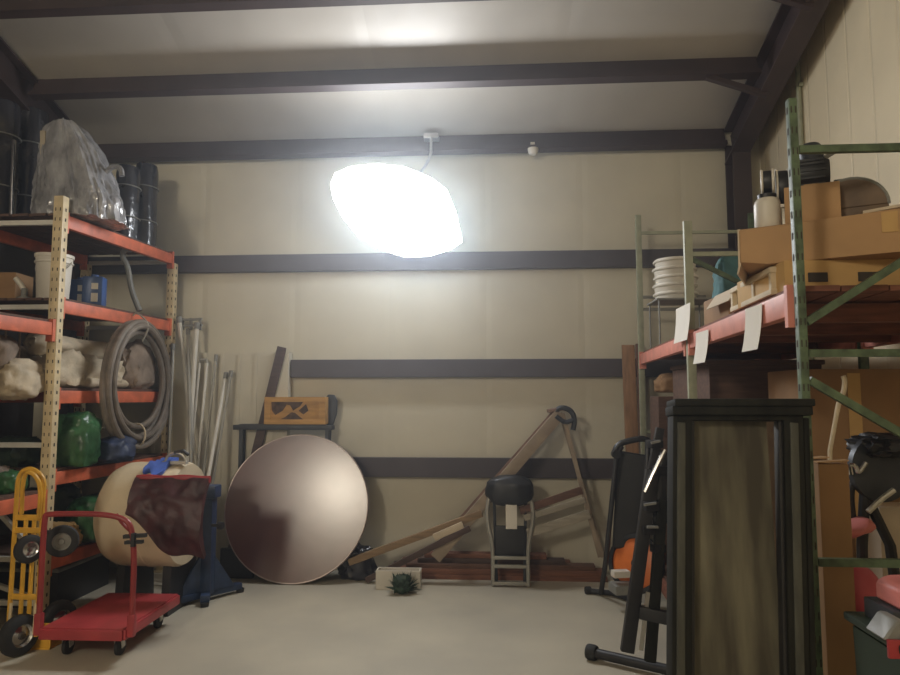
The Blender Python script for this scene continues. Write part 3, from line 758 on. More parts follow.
wheel(V((wb.x+.055, TY+.30, .125)), (1,-.35,0), .125, .075, t, 'chrome')
bm = nb(); tube(bm, [V((wb.x, TY, .125)), V((wb.x+.055, TY+.30, .125))], .012, 8); obj('axle', bm, M['galv'], t)
for xx in (xa+.01, xb-.01):
    bm = nb(); bar(bm, HX(xx, .30), V((xx+.02, TY+.02, .125)), .014, .03); obj('strut', bm, M['upc'], t)
for px, py, dy, hub in ((29, 549, -.08, 'chrome'), (62, 541, .03, 'grey')):
    c_ = HT(px, py, dy)
    w_ = wheel(c_, (1 if px < 40 else .5, -.6 if px < 40 else -1, 0), .088 if px < 40 else .10, .05, t, hub, 'caster')
    bm = nb(); bar(bm, c_+V((0,.035,0)), V((xb if px > 40 else xb-.05, TY+.06, c_.z+.07)), .03, .03); obj('fork', bm, M['yel'] if px < 40 else M['black'], t)


# ================================================================== ROUND TABLE AND THINGS BEHIND IT
TB = V((gx(295, 6.0, 505), 5.87, 0)); rT = (gx(367, 6.03, 505)-gx(223, 6.03, 505))/2; lean = R(14)
ax = V((1,0,0)); ay = V((0, math.sin(lean), math.cos(lean))); nz_ = ay.cross(ax)        # nz_ points to the back
nb_ = V((0, math.cos(lean), -math.sin(lean)))
t = thing('round_table', 'round brown folding table standing on edge, leaned towards the back wall', 'table', TB)
tc = TB+ay*(rT+.002)
bm = nb(); lathe(bm, [(0,.0),(rT*.985,0),(rT*.985,.022),(0,.022)], 72, place(tc, nb_)); obj('tabletop', bm, M['table'], t)
bm = nb(); lathe(bm, [(rT*.982,-.002),(rT*.993,-.003),(rT,.002),(rT,.024),(rT*.99,.028),(rT*.975,.027),(rT*.975,.0205)], 72, place(tc, nb_)); obj('edge_band', bm, M['edge'], t)
for s in (-1, 1):
    bm = nb(); q = lambda x, y: tc+ax*x+ay*y+nb_*.04
    tube(bm, smoothpts([q(-.3, s*.08), q(-.3, s*.34), q(-.28, s*.36), q(.28, s*.36), q(.3, s*.34), q(.3, s*.08)], 2), .012, 8); obj('leg', bm, M['dkmet'], t)
# dark metal stand
zs = gz(428, 6.2); sx0, sx1 = gx(233, 6.2, 430), gx(332, 6.2, 430)
t = thing('metal_stand', 'dark metal rail stand behind the top of the brown table', 'stand', ((sx0+sx1)/2, 6.2, 0))
for y in (6.21, 6.29):
    bm = nb(); bar(bm, (sx0, y, zs), (sx1, y, zs), .03, .045, bev=.004); obj('rail', bm, M['dkmet'], t)
for x in (gx(241, 6.2, 430), gx(327, 6.2, 430)):
    for y in (6.21, 6.29):
        bm = nb(); box(bm, (x, y, 0), (.032, .03, zs-.02)); obj('leg', bm, M['dkmet'], t)
    bm = nb(); bar(bm, (x, 6.21, .5), (x, 6.29, .5), .025, .03); obj('cross_bar', bm, M['dkmet'], t)
bm = nb()
bar(bm, (sx0+.06, 6.25, zs+.026), (sx1-.06, 6.25, zs+.026), .11, .008)
obj('top_slat', bm, M['dkmet'], t)
# wooden crate
kx0, kx1 = gx(264, 6.15, 410), gx(325, 6.15, 410); kz0 = zs+.031; kz1 = gz(397, 6.15); kw = kx1-kx0
t = thing('wooden_crate', 'yellow pine crate with black stencilling on the metal stand behind the table', 'crate', ((kx0+kx1)/2, 6.2, kz0))
bm = nb(); box(bm, ((kx0+kx1)/2, 6.24, kz0), (kw, .14, kz1-kz0), bev=.004); obj('body', bm, M['crate'], t)
bm = nb(); fy = 6.165
for x in (kx0+.03, kx1-.03): box(bm, (x, fy, kz0), (.06, .012, kz1-kz0))
for zz in (kz0, kz1-.045): box(bm, ((kx0+kx1)/2, fy-.004, zz), (kw, .012, .045))
obj('batten', bm, M['crate'], t)
bm = nb(); h = kz1-kz0
for poly in ([(.11,.84),(.64,.84),(.58,.66),(.47,.5),(.42,.7),(.36,.72),(.30,.5),(.18,.34),(.12,.5)], [(.22,.14),(.66,.14),(.60,.24),(.50,.42),(.44,.44),(.34,.26)], [(.56,.5),(.68,.74),(.72,.5),(.64,.36)]):
    prism(bm, [(x*kw, y*h) for x, y in poly], (kx0, 6.1693, kz0), (1,0,0), (0,0,1), .004)
obj('stencil', bm, M['stencil'], t)
# shovel, plank
a = at(331, 400, 6.28); b_ = V((gx(322, 6.32, 500), 6.335, 0))
t = thing('shovel', 'shovel standing head up at the right end of the yellow crate', 'shovel', b_)
bm = nb(); tube(bm, [b_+V((0,-.02,.015)), a+V((-.01,.03,-.2))], .016, 8); obj('handle', bm, M['ladder'], t)
bm = nb(); d = (a-b_).normalized(); s = V((1,0,-d.x)).normalized()
prism(bm, [(-.035,-.23),(.035,-.23),(.065,-.12),(.062,.0),(.03,.05),(-.03,.05),(-.062,.0),(-.065,-.12)], a+V((0,.012,0)), s, d, .02, .006); obj('blade', bm, M['dkmet'], t)
def plank(p0, p1, w, th, m, lab, up=(0,1,0), name='plank', cat='board', grp=None):
    bm = nb(); bar(bm, p0, p1, w, th, up, bev=.004); return tag(obj(name, bm, m), lab, cat, grp)
a = at(282, 347, 6.27); b_ = at(266, 402, 6.23); base = b_+(b_-a)*(b_.z/(a.z-b_.z)); base.z = .025; base.y = 6.08
b2 = V((base.x+.0, 6.22, .012))
plank(V((gx(228, 6.24, 540), 6.24, .012)), at(282, 347, 6.262), .085, .022, M['lum'][3], 'dark narrow plank leaning on the back wall behind the yellow crate')
# dark things at the foot of the table
def leafy(c_, r, n, lab, m='leaf', h=.12, seed=0):
    tt = thing('artificial_plant', lab, 'plant', c_); rr = random.Random(seed); c_ = V(c_)
    bm = nb(); blob(bm, c_+V((0,0,h*.45)), (r*.6, r*.5, h*.45), .3, 3, seed, flat=c_.z, sub=3); obj('clump', bm, M[m], tt)
    bm = nb()
    for i in range(n):
        a_ = rr.uniform(0, 6.28); el = rr.uniform(.1, 1.3); L_ = rr.uniform(.6, 1.1)*r
        d = V((math.cos(a_)*math.cos(el), math.sin(a_)*math.cos(el)*.8, math.sin(el)*h/r)); o = c_+V((rr.uniform(-.4,.4)*r, rr.uniform(-.3,.3)*r, .02))
        s = V((-math.sin(a_), math.cos(a_), 0))*.018
        pts = [o, o+d*L_*.5+s, o+d*L_-V((0,0,.015)), o+d*L_*.5-s]
        for p in pts: p.z = max(p.z, c_.z+.002)
        add(bm, pts+[p+V((0,0,.002)) for p in pts], [(3,2,1,0),(4,5,6,7),(0,1,5,4),(1,2,6,5),(2,3,7,6),(3,0,4,7)])
    obj('leaves', bm, M[m], tt); return tt
bag((gx(358, 6.18, 560), 6.12, 0), (.15, .10, .15), 'black rubbish bag on the floor at the right foot of the brown table', 'blackw', 2, fold=.3)
bm = nb(); c_ = V((gx(243, 6.2, 560), 6.06, 0)); box(bm, c_, (.30, .05, .26), .0, .01); tag(obj('panel_board', bm, M['black']), 'low dark panel standing behind the left foot of the brown table', 'board')

# ================================================================== LUMBER, LADDER, STOOL
xA, xB = gx(378, 6.2, 560), gx(606, 6.2, 560)
z0 = 0
rows = [(.0, 6.19, xA+.30, xB, 0, .045, .12, 'reddish board at the bottom front of the lumber pile'),
        (.0, 6.325, xA+.05, xB-.05, 1, .045, .12, 'brown board at the bottom of the lumber pile against the wall'),
        (.046, 6.195, xA+.2, xB-.02, 0, .045, .13, 'reddish board second from the floor at the front of the lumber pile'),
        (.046, 6.33, xA+.12, xB-.22, 3, .045, .13, 'dark board second from the floor against the wall'),
        (.092, 6.20, xA+.26, xB-.10, 1, .04, .12, 'brown board third up at the front of the lumber pile'),
        (.092, 6.33, xA+.2, xB-.3, 0, .04, .12, 'reddish board third up against the wall'),
        (.133, 6.22, xA+.36, xB-.36, 3, .04, .11, 'short dark board fourth up on the lumber pile'),
        (.174, 6.23, xA+.42, xB-.52, 0, .04, .11, 'short reddish board on top of the lumber pile')]
for zb_, y, x0, x1, mi_, th, w, lab in rows:
    plank((x0, y, zb_+th/2), (x1, y, zb_+th/2), w, th, M['lum'][mi_], lab, up=(0,0,1), cat='board', grp='boards in the lumber pile')
a, b_ = at(352, 560, 6.03), at(470, 514, 6.10)
plank(at(349, 562, 6.00), at(482, 513, 6.00), .05, .06, M['lum'][2], 'long tan board sloping up to the right from the bag by the table', up=(0,0,1))
plank(V((gx(366, 5.955, 574), 5.955, .026)), at(470, 528, 5.955), .03, .05, M['lum'][3], 'dark board sloping up just below the long tan board', up=(0,0,1))
plank(at(434, 537.5, 5.955), at(463, 524.7, 5.955), .02, .06, M['cardw'], 'short pale offcut lying on the sloping boards', up=(0,0,1))
# wooden step ladder opened along the wall
ap = at(559, 413, 6.16)
t = thing('step_ladder', 'old wooden step ladder leaning open over the lumber pile', 'ladder', (gx(520, 6.16, 560), 6.16, 0))
lf = V((gx(437, 6.16, 555), 6.16, .0)); 
dl_ = (ap-lf)
for y, m in ((5.985, 'ladder'), (6.33, 'ladderd')):
    bm = nb(); f = V((lf.x, y, .215)); tpp = V((ap.x, y+(.06 if y < 6.1 else -.06), ap.z)); bar(bm, f, tpp, .028, .10, up=(0,0,1), bev=.004); obj('rail', bm, M[m], t)
for k in range(1, 6):
    f = k/6+.02; p = V((lf.x, 0, .215)).lerp(V((ap.x, 0, ap.z)), f)
    bm = nb(); bar(bm, (p.x, 6.0+.06*f, p.z), (p.x, 6.315-.06*f, p.z), .11, .022, up=(-.45,0,.9)); obj('step', bm, M['ladderd'], t)
bm = nb(); bar(bm, ap+V((-.03,-.13,.03)), ap+V((-.03,.13,.03)), .14, .03, up=(-.2,0,1), bev=.004); obj('top_step', bm, M['ladderd'], t)
for y0, y1, px in ((6.05, 5.99, 600), (6.25, 6.33, 603)):
    bm = nb(); e = at(px, 557, y1); bar(bm, (ap.x+.02, y0, ap.z), e, .022, .035, up=(1,0,0)); obj('rear_leg', bm, M['ladder'], t)
for f, px0 in ((.52, 0), (.72, 0)):
    pa = V((ap.x+.02, 6.05, ap.z)).lerp(at(600, 557, 5.99), f); pb = V((ap.x+.02, 6.25, ap.z)).lerp(at(603, 557, 6.33), f)
    bm = nb(); bar(bm, pa, pb, .02, .03); obj('rear_brace', bm, M['ladder'], t)
pm = V((lf.x, 5.985, .215)).lerp(V((ap.x, 6.045, ap.z)), .82)
def sboard(p0, p1, w, th, m):
    bm = nb(); bar(bm, p0, p1, w, th, (0,0,1), bev=.004); obj('side_board', bm, m, t)
sboard(at(520, 511, 6.0), at(582, 490, 5.99), .022, .065, M['lum'][1])
sboard(at(524, 518, 5.985), at(585, 500, 5.975), .018, .05, M['lum'][4])
sboard(at(527, 533, 5.98), at(590, 514, 5.97), .02, .075, M['lum'][4])
bm = nb(); s_ = at(566, 418, 6.05)
tube(bm, smoothpts([at(553, 421, 6.06), at(556, 410, 6.05), at(563, 407, 6.04), at(572, 411, 6.04), at(575, 420, 6.05), at(573, 430, 6.05)], 2), .024, 8)
tube(bm, smoothpts([at(556, 416, 6.02), at(565, 423, 6.02), at(573, 420, 6.02)], 2), .02, 8)
tag(obj('strap', bm, M['dkmet']), 'dark strap looped over the top of the step ladder', 'strap')
# stool
sy = 5.93; st = V((gx(511, sy, 560), sy, 0))
t = thing('folding_stool', 'folding step stool with black padded seat in front of the lumber', 'stool', st)
lx_, rx_ = gx(493, sy, 560), gx(528, sy, 560); zt = gz(486, sy)
for x, s in ((lx_, -1), (rx_, 1)):
    bm = nb(); tube(bm, smoothpts([(x, sy, .008), (x, sy+.01, .35), (x+s*.045, sy+.03, .52), (x+s*.05, sy+.045, .66), (x+s*.0, sy+.06, zt+.02)], 2), .018, 10); obj('leg', bm, M['poleg'], t)
    bm = nb(); tube(bm, [(x-s*.03, sy+.02, .008), (x-s*.02, sy+.05, .4), (x-s*.01, sy+.09, zt)], .013, 8); obj('leg', bm, M['dkmet'], t)
for zz, dd in ((.03, .0), (.17, .004), (.24, .006)):
    bm = nb(); bar(bm, (lx_, sy+dd, zz), (rx_, sy+dd, zz), .03, .028, bev=.004); obj('rung', bm, M['poleg'], t)
bm = nb(); box(bm, ((lx_+rx_)/2, sy+.045, .22), (rx_-lx_-.04, .03, .28), bev=.01); obj('lower_panel', bm, M['black'], t)
bm = nb(); blob(bm, ((lx_+rx_)/2, sy+.05, zt-.04), (.20, .10, .13), .10, 1.5, 4, sub=4); obj('seat_pad', bm, M['black'], t)
bm = nb(); box(bm, ((lx_+rx_)/2+.01, sy-.012, gz(528, sy)), (.095, .012, .215), bev=.003); obj('bright_card', bm, M['whitep'], t)
# white planter and plant
zw = gz(557, 5.92)
t = thing('planter_box', 'low white planter box on the floor left of the lumber pile', 'planter', (gx(399, 5.9, 570), 5.84, 0))
bm = nb(); xw0, xw1 = gx(377, 5.84, 570), gx(421, 5.84, 570); w = xw1-xw0; c_ = V(((xw0+xw1)/2, 5.84, 0))
for s in (-1, 1): box(bm, c_+V((0, s*.055, 0)), (w, .014, .155), bev=.003); box(bm, c_+V((s*(w/2-.007), 0, 0)), (.014, .10, .155), bev=.003)
box(bm, c_, (w-.02, .1, .012)); obj('box', bm, M['white'], t)
bm = nb(); box(bm, c_+V((0,0,.012)), (w-.03, .094, .10)); obj('soil', bm, M['stencil'], t)
leafy(V((gx(402, 5.68, 575), 5.68, 0)), .12, 130, 'dark green artificial plant lying in front of the white planter box', h=.17, seed=4)
# upright boards by the right rack
t = None
xa_, xb_ = gx(623, 6.3, 420), gx(636, 6.3, 420); zt_ = gz(346, 6.3)
plank(((xa_+xb_)/2, 6.12, .002), ((xa_+xb_)/2, 6.29, zt_), .022, xb_-xa_, M['lum'][5], 'warm brown board standing on end against the back wall beside the rack post', up=(1,0,0))
plank((xb_+.035, 6.10, .002), (xb_+.035, 6.275, zt_+.01), .03, .055, M['lum'][1], 'dark brown board standing on end right of the warm brown one', up=(1,0,0))

# ================================================================== RIGHT PALLET RACK
RN, RM, RF = 2.4, 4.1, 6.05
rx0, rx1 = gx(800, RN, 300), gx(641.5, RF, 360)
def RX(y): return rx0+(rx1-rx0)*(y-RN)/(RF-RN)
RD = .98
rack2 = thing('pallet_rack', 'green post pallet rack with a salmon beam along the right wall', 'rack', (RX(RN), RN, 0))
rz1 = gz(302, RN, 798)
for y, py, m, w in ((RN, 99, 'upg', .030), (RM, 221, 'upl', .05), (RF, 215, 'upl', .05)):
    h = gz(py, y, {RN: 797, RM: 695, RF: 641}[y])
    post(RX(y), y, h, M[m], rack2, w, .032, y == RN); post(RX(y)+RD, y, h, M['upg'], rack2, w, .032, y == RN)
def rbrace(y, za, zb, m='upg', f0=0, f1=1):
    bm = nb(); bar(bm, (RX(y)+.02+RD*f0, y+.005, za), (RX(y)+RD*f1-.02, y+.005, zb), .022, .026); obj('brace', bm, M[m], rack2)
for pz in (148, 353, 563): rbrace(RN, gz(pz, RN, 860), gz(pz, RN, 860))
rbrace(RN, gz(322, RN, 810), gz(150, RN, 950)); rbrace(RN, gz(380, RN, 805), gz(556, RN, 950))
for y in (RM, RF):
    for zz in (.5, 1.3, gz(254, RM, 700) if y == RM else gz(236, RF)): rbrace(y, zz, zz, 'upl')
    rbrace(y, .5, 1.28, 'upl')
rbrace(RM, gz(262, RM), gz(305, RM), 'upg', 0, .55)
rbrace(RF, gz(299, RF), gz(299, RF), 'grey', 0, .6); rbrace(RF, gz(311, RF), gz(311, RF), 'grey', 0, .6)
RS = shelf_level(RN, RM, rz1, M['pnk'], M['deckr'], RX, RD, rack2, .088, 1)
RS = shelf_level(RM, RF, rz1, M['pnk'], M['deckr'], RX, RD, rack2, .088, 1)
# cross members that carry the deck
for y in (2.75, 3.3, 3.75, 4.7, 5.4):
    bm = nb(); bar(bm, (RX(y)+.03, y, rz1), (RX(y)+RD-.03, y, rz1), .05, .07); obj('cross_member', bm, M['deckr'], rack2)
lowz = .22
LS2 = shelf_level(RN, RM, lowz, M['deckr'], M['deck'], RX, RD, rack2, .088, 1)
LS2 = shelf_level(RM, RF, lowz, M['deckr'], M['deck'], RX, RD, rack2, .088, 1)

# paper tags on the beam
def tagpaper(pl, pr, pt, pb, Y, lab, curl=.012):
    xf = RX(Y)-.034; bm = nb(); n = 6
    ya = Y; wy = .0
    # sheet hangs on the aisle face of the beam, width along the beam
    w = .10; ztop, zbot = gz(pt, Y), gz(pb, Y); g = []
    y0 = -(xf)*0
    for s in (0, 1):
        for j in range(n+1):
            f = j/n; z_ = ztop+(zbot-ztop)*f; off = -curl*f*f*2
            for k in (-1, 1): g.append(V((xf-s*.0016+off, Y+k*w/2+.01*f*k, z_)))
    add(bm, g, [(2*j, 2*j+1, 2*j+3, 2*j+2) for j in range(n)]+[(14+2*j, 14+2*j+2, 14+2*j+3, 14+2*j+1) for j in range(n)]
        +[(2*j, 2*j+2, 16+2*j, 14+2*j) for j in range(n)]+[(2*j+1, 15+2*j, 17+2*j, 2*j+3) for j in range(n)]+[(0,14,15,1), (12,13,27,26)])
    return tag(obj('paper_tag', bm, M['whitep']), lab, 'paper', 'paper tags on the salmon beam')
def solveY(px): 
    lo, hi = 2.0, 7.0
    for _ in range(40):
        m_ = (lo+hi)/2
        if gx(px, m_, 330) < RX(m_)-.034: lo = m_
        else: hi = m_
    return (lo+hi)/2
Y1, Y2, Y3 = solveY(754), solveY(703), solveY(684)
def tagp(px, w_px, pt, pb, lab):
    Y = solveY(px); dY = abs(solveY(px-w_px/2)-solveY(px+w_px/2)); xf = RX(Y)-.036; bm = nb(); n = 6; g = []
    for s in (0, 1):
        for j in range(n+1):
            f = j/n; z_ = gz(pt, Y)+(gz(pb, Y)-gz(pt, Y))*f; off = -.02*f*f
            for k in (-1, 1): g.append(V((xf-s*.0016+off-(.004 if k < 0 else 0)*f, Y+k*dY/2, z_)))
    add(bm, g, [(2*j, 2*j+1, 2*j+3, 2*j+2) for j in range(n)]+[(14+2*j, 14+2*j+2, 14+2*j+3, 14+2*j+1) for j in range(n)]
        +[(2*j, 2*j+2, 16+2*j, 14+2*j) for j in range(n)]+[(2*j+1, 15+2*j, 17+2*j, 2*j+3) for j in range(n)]+[(0,14,15,1), (12,13,27,26)])
    return tag(obj('paper_tag', bm, M['whitep']), lab, 'paper', 'paper tags on the salmon beam')
tagp(755, 14, 309, 352, 'white paper tag hanging on the salmon beam nearest the green post')
tagp(702.5, 10, 333, 364, 'white paper tag hanging on the beam just right of the middle post')
tagp(684, 11, 308, 343, 'white paper tag on the beam between the far and middle posts')

# ---- stack of white tubs on a wire stand
ty = 5.5; tx = RX(ty)+.17; zz = RS
zst = gz(303, ty)
t = thing('wire_stand', 'small wire stand on the far right shelf under the white tubs', 'stand', (tx+.06, ty, zz))
bm = nb(); box(bm, (tx+.06, ty, zst-.014), (.44, .36, .014), bev=.003); obj('top', bm, M['grey'], t)
for sx in (-1, 1):
    for sy_ in (-1, 1):
        bm = nb(); tube(bm, [(tx+.06+sx*.20, ty+sy_*.16, zz), (tx+.06+sx*.20, ty+sy_*.16, zst-.013)], .007, 6); obj('leg', bm, M['grey'], t)
nt = 5; th = (gz(263, ty)-zst)/nt
proto = None
labs = ['bottom white tub of the stack on the far right shelf', 'second white tub from the bottom of the stack', 'middle white tub of the stack of five', 'fourth white tub up, under the topmost tub', 'topmost white tub of the stack on the far right shelf']
for i in range(nt):
    if i == 0:
        proto = thing('tub', labs[0], 'tub', (tx+.03, ty, zst), 'stacked white tubs')
        bm = nb(); r = .165; lathe(bm, [(0,.001),(r*.9,0),(r*.93,.01),(r*.96,th*.55),(r*1.04,th*.6),(r*1.06,th*.72),(r*1.04,th*.84),(r*.99,th*.86),(r*.98,th*.985),(r*.9,th*.985),(r*.88,th*.8),(0,th*.8)], 32, Matrix.Translation((tx+.03, ty, zst))); obj('body', bm, M['white'], proto)
    else: dup(proto, (tx+.03+.004*(-1)**i, ty, zst+th*i), labs[i])
bag((RX(4.75)+.42, 4.7, RS), (.12, .12, .30), 'teal cloth sack on the right shelf between the tubs and the cartons', 'teal', 3, fold=.2)
# pale wooden frame lying along the beam
fy0, fy1 = 2.66, 3.22; fxx = RX(2.9)+.0
t = thing('slatted_divider', 'pale slatted wooden divider standing on edge along the salmon beam', 'divider', (fxx, 2.94, RS))
for z_ in (.012, .098):
    bm = nb(); bar(bm, (RX(fy0)+.005, fy0, RS+z_), (RX(fy1)+.005, fy1, RS+z_), .03, .022, bev=.003); obj('rail', bm, M['pal'], t)
for f in (.03, .42, .97):
    y = fy0+(fy1-fy0)*f; bm = nb(); bar(bm, (RX(y)+.005, y, RS+.023), (RX(y)+.005, y, RS+.087), .022, .022, up=(0,1,0)); obj('slat', bm, M['pal'], t)
c_ = V((RX(3.62)+.16, 3.60, RS))
t = thing('carton', 'small open brown carton on the shelf between the pale divider and the middle post', 'box', c_)
bm = nb(); box(bm, c_, (.28, .40, .13), 0, .005); obj('body', bm, M['card3'], t)
bm = nb(); bar(bm, c_+V((-.142,-.18,.13)), c_+V((-.19,-.18,.06)), .004, .34, up=(0,1,0)); obj('flap', bm, M['cardw'], t)
# flat carton on the deck
x0f, x1f = gx(781, 2.62, 275), RX(2.6)+.90
h1 = gz(258, 2.56, 830)-RS
t = thing('carton', 'flat tan carton on the deck under the long carton, right of the green post', 'box', ((x0f+x1f)/2, 2.84, RS))
bm = nb(); box(bm, ((x0f+x1f)/2, 2.84, RS), (x1f-x0f, .50, h1), 0, .005); obj('body', bm, M['card2'], t)
for x in (.12, .30, .62):
    bm = nb(); box(bm, (x0f+x, 2.84-.252, RS+h1*.3), (.07, .004, .035)); obj('hand_slot', bm, M['hole'], t)
z2 = RS+h1
# long carton, turned a little so that its right end comes forward
L0 = V((gx(739, 2.70, 245), 2.70, z2)); L1 = V((gx(905, 2.47, 230), 2.47, z2)); la = (L1-L0).normalized(); lb = V((-la.y, la.x, 0)); LL = (L1-L0).length+.25
h2 = gz(222, 2.62, 770)-z2
t = thing('carton', 'long brown carton with a pale end lying across the right shelf', 'box', L0+la*LL/2)
bm = nb(); prism(bm, [(0,.010),(.10,0),(LL,0),(LL,h2+.02),(.4,h2),(.0,h2-.008)], L0+lb*.34, la, (0,0,1), .34, .006); obj('body', bm, M['card'], t)
bm = nb(); prism(bm, [(-.012,-.030),(-.006,-.030),(.004,.008),(.006,h2-.006),(-.004,h2-.006),(-.006,.0)], L0+lb*.335, la, (0,0,1), .33); obj('pale_end', bm, M['cardw'], t)
bm = nb(); bar(bm, L0+la*.5+V((0,-.002,h2*.5)), L0+la*.5+V((0,-.002,h2*.98)), .05, .004, up=lb); obj('tape', bm, M['card2'], t)
z3 = z2+h2+.003
def LT(px, py, v=.17):               # a spot on top of the long carton
    lo, hi = -.1, 1.5
    for _ in range(40):
        m_ = (lo+hi)/2; q = L0+la*m_+lb*v
        if gx(px, q.y, py) > q.x: lo = m_
        else: hi = m_
    q = L0+la*lo+lb*v; return V((q.x, q.y, z3))
p = LT(767, 200, .10); hj = gz(199, p.y, 767)-z3
t = thing('plastic_jar', 'whitish plastic jar on the left end of the long carton', 'jar', p)
bm = nb(); lathe(bm, [(0,0),(.045,0),(.05,.008),(.05,hj*.8),(.046,hj*.92),(.036,hj),(0,hj)], 24, Matrix.Translation(p)); obj('body', bm, M['white'], t)
bm = nb(); lathe(bm, [(0,0),(.034,0),(.036,.016),(0,.018)], 20, Matrix.Translation(p+V((0,0,hj)))); obj('lid', bm, M['black'], t)
def reel(p, r, w, lab, ax_):
    c_ = V((p.x, p.y, p.z+r)); tt = thing('cable_reel', lab, 'reel', p, 'black reels on the long carton')
    bm = nb(); lathe(bm, [(r*.25,-w/2),(r*.86,-w/2),(r*.9,-w/2+.01),(r*.9,w/2-.01),(r*.86,w/2),(r*.25,w/2),(r*.25,-w/2)], 28, place(c_, ax_)); obj('winding', bm, M['black'], tt)
    for s in (-1, 1):
        bm = nb(); tube(bm, [place(c_, ax_) @ V((math.cos(a)*r*.96, math.sin(a)*r*.96, s*w/2)) for a in [2*math.pi*k/28 for k in range(28)]], .005, 6, True); obj('rim', bm, M['white'], tt)
q = LT(783, 200, .17)
t = thing('grey_tub', 'grey tub under the black reels behind the green post', 'tub', q); hq = gz(209, q.y, 783)-z3
bm = nb(); lathe(bm, [(0,0),(.065,0),(.07,hq*.9),(.075,hq),(0,hq)], 26, Matrix.Translation(q)); obj('body', bm, M['galv'], t)
bm = nb(); lathe(bm, [(.072,hq-.012),(.082,hq-.012),(.082,hq),(.072,hq),(.072,hq-.012)], 26, Matrix.Translation(q)); obj('rim', bm, M['white'], t)
reel(q+V((.0,.0,hq+.001)), .082, .045, 'larger black reel with a white rim on the grey tub beside the green post', (1, -.35, 0))
reel(p+V((.005,.0,hj+.019)), .05, .04, 'smaller black reel with a white rim on the jar at the left end', (1, -.4, 0))
p = LT(812, 200, .13)
t = thing('carton', 'small square brown carton on the long carton right of the green post', 'box', p); ch = gz(190, p.y, 812)-z3
rzc = math.atan2(la.y, la.x)
bm = nb(); box(bm, p, (.19, .17, ch), rzc, .004); obj('body', bm, M['card'], t)
bm = nb(); box(bm, p+V((0,0,ch)), (.05, .172, .001), rzc); obj('tape', bm, M['card2'], t)
p = V((p.x+.005, p.y, z3+ch+.002))
t = thing('motor_unit', 'black knobbly motor on the square carton right of the green post', 'motor', p)
bm = nb(); mxx = place(p+V((0,0,.062)), (1,-.4,0)); lathe(bm, [(0,-.06),(.05,-.06),(.056,-.045),(.056,.045),(.05,.06),(0,.06)], 22, mxx)
for k in range(12):
    a = 2*math.pi*k/12; bar(bm, mxx @ V((.057*math.cos(a), .057*math.sin(a), -.042)), mxx @ V((.057*math.cos(a), .057*math.sin(a), .042)), .008, .008)
obj('casing', bm, M['black'], t)
bm = nb(); lathe(bm, [(0,0),(.034,0),(.044,.02),(.046,.05),(.03,.07),(0,.075)], 18, Matrix.Translation(p+V((0,0,.112)))); obj('cap', bm, M['dkmet'], t)
bm = nb(); tube(bm, smoothpts([p+V((.04,-.02,.12)), p+V((.09,-.03,.15)), p+V((.12,-.03,.155))], 2), .009, 8); obj('lever', bm, M['grey'], t)
p = LT(850, 200, .20); w = .24
t = thing('trunk', 'small brown trunk with a domed lid on the long carton', 'trunk', p)
bm = nb(); box(bm, p, (w, .2, .05), rzc, .005); obj('body', bm, M['trunk'], t)
dh = gz(186, p.y, 850)-z3-.05
bm = nb(); prism(bm, [(-w/2, .05)]+[(-w/2*math.cos(a), .05+dh*math.sin(a)) for a in [math.pi*k/14 for k in range(1, 14)]]+[(w/2, .05)], p+lb*.10, la, (0,0,1), .2, .003); obj('lid', bm, M['trunk'], t)
for s in (-1, 1):
    bm = nb(); tube(bm, [p+la*(w/2*1.01*math.cos(a))+lb*(s*.098)+V((0,0,.05+(dh+.002)*math.sin(a))) for a in [math.pi*k/16 for k in range(17)]], .006, 6); obj('rim', bm, M['grey'], t)
bm = nb(); box(bm, p+V((-.04,-.02,.05+dh*.97)), (.05,.05,.02), rzc, .003); obj('handle', bm, M['black'], t)
p = LT(893, 205, .10); bm = nb(); bar(bm, p-la*.10+V((0,0,.010)), p+la*.2+V((0,0,.035)), .14, .012, up=(0,0,1), bev=.003)
tag(obj('shelf_board', bm, M['cardw']), 'pale flat board lying on the long carton at the right edge', 'board')

# ================================================================== BLACK FRAMED PANEL (leaning on the rack)
PW = .445; PY = 2.02; tilt = R(4.5)
pz = gz(401, 2.12, 740)
pl_, pr_ = gx(655, PY, 600), gx(797, PY, 600); pcx = (pl_+pr_)/2; PW = pr_-pl_
base = V((pcx, 1.99, 0)); ux = V((1, -.02, 0)).normalized(); uy = V((.052, math.sin(tilt), math.cos(tilt))).normalized(); un = ux.cross(uy).normalized()   # towards the viewer
if un.y > 0: un = -un
Hh = pz/math.cos(tilt)
t = thing('framed_panel', 'tall black framed panel with a weathered face standing at the right', 'panel', base)
def FP(x, y, n): return base+ux*x+uy*y+un*n+V((0,0,.006))
def fbar(x0, y0, x1, y1, w, th, n, m, name, bev=.005):
    bm = nb(); bar(bm, FP(x0, y0, n), FP(x1, y1, n), w, th, up=un, bev=bev); return obj(name, bm, M[m], t)
fbar(-PW/2+.028, 0, -PW/2+.028, Hh-.04, .056, .075, 0, 'frame', 'stile'); fbar(PW/2-.045, 0, PW/2-.045, Hh-.04, .056, .075, 0, 'frame', 'stile')
fbar(PW/2-.006, 0, PW/2-.006, Hh-.055, .018, .10, -.02, 'frame', 'side_post')
bm = nb(); bar(bm, FP(-PW/2+.052, Hh*.5-.022, -.015), FP(PW/2-.07, Hh*.5-.022, -.015), Hh-.05, .02, up=un); obj('weathered_face', bm, M['weather'], t)
fbar(-PW/2+.06, .05, PW/2-.07, .05, .10, .06, 0, 'frame', 'rail')
fbar(-PW/2+.02, Hh-.052, PW/2-.02, Hh-.052, .024, .078, 0, 'frame', 'rail')
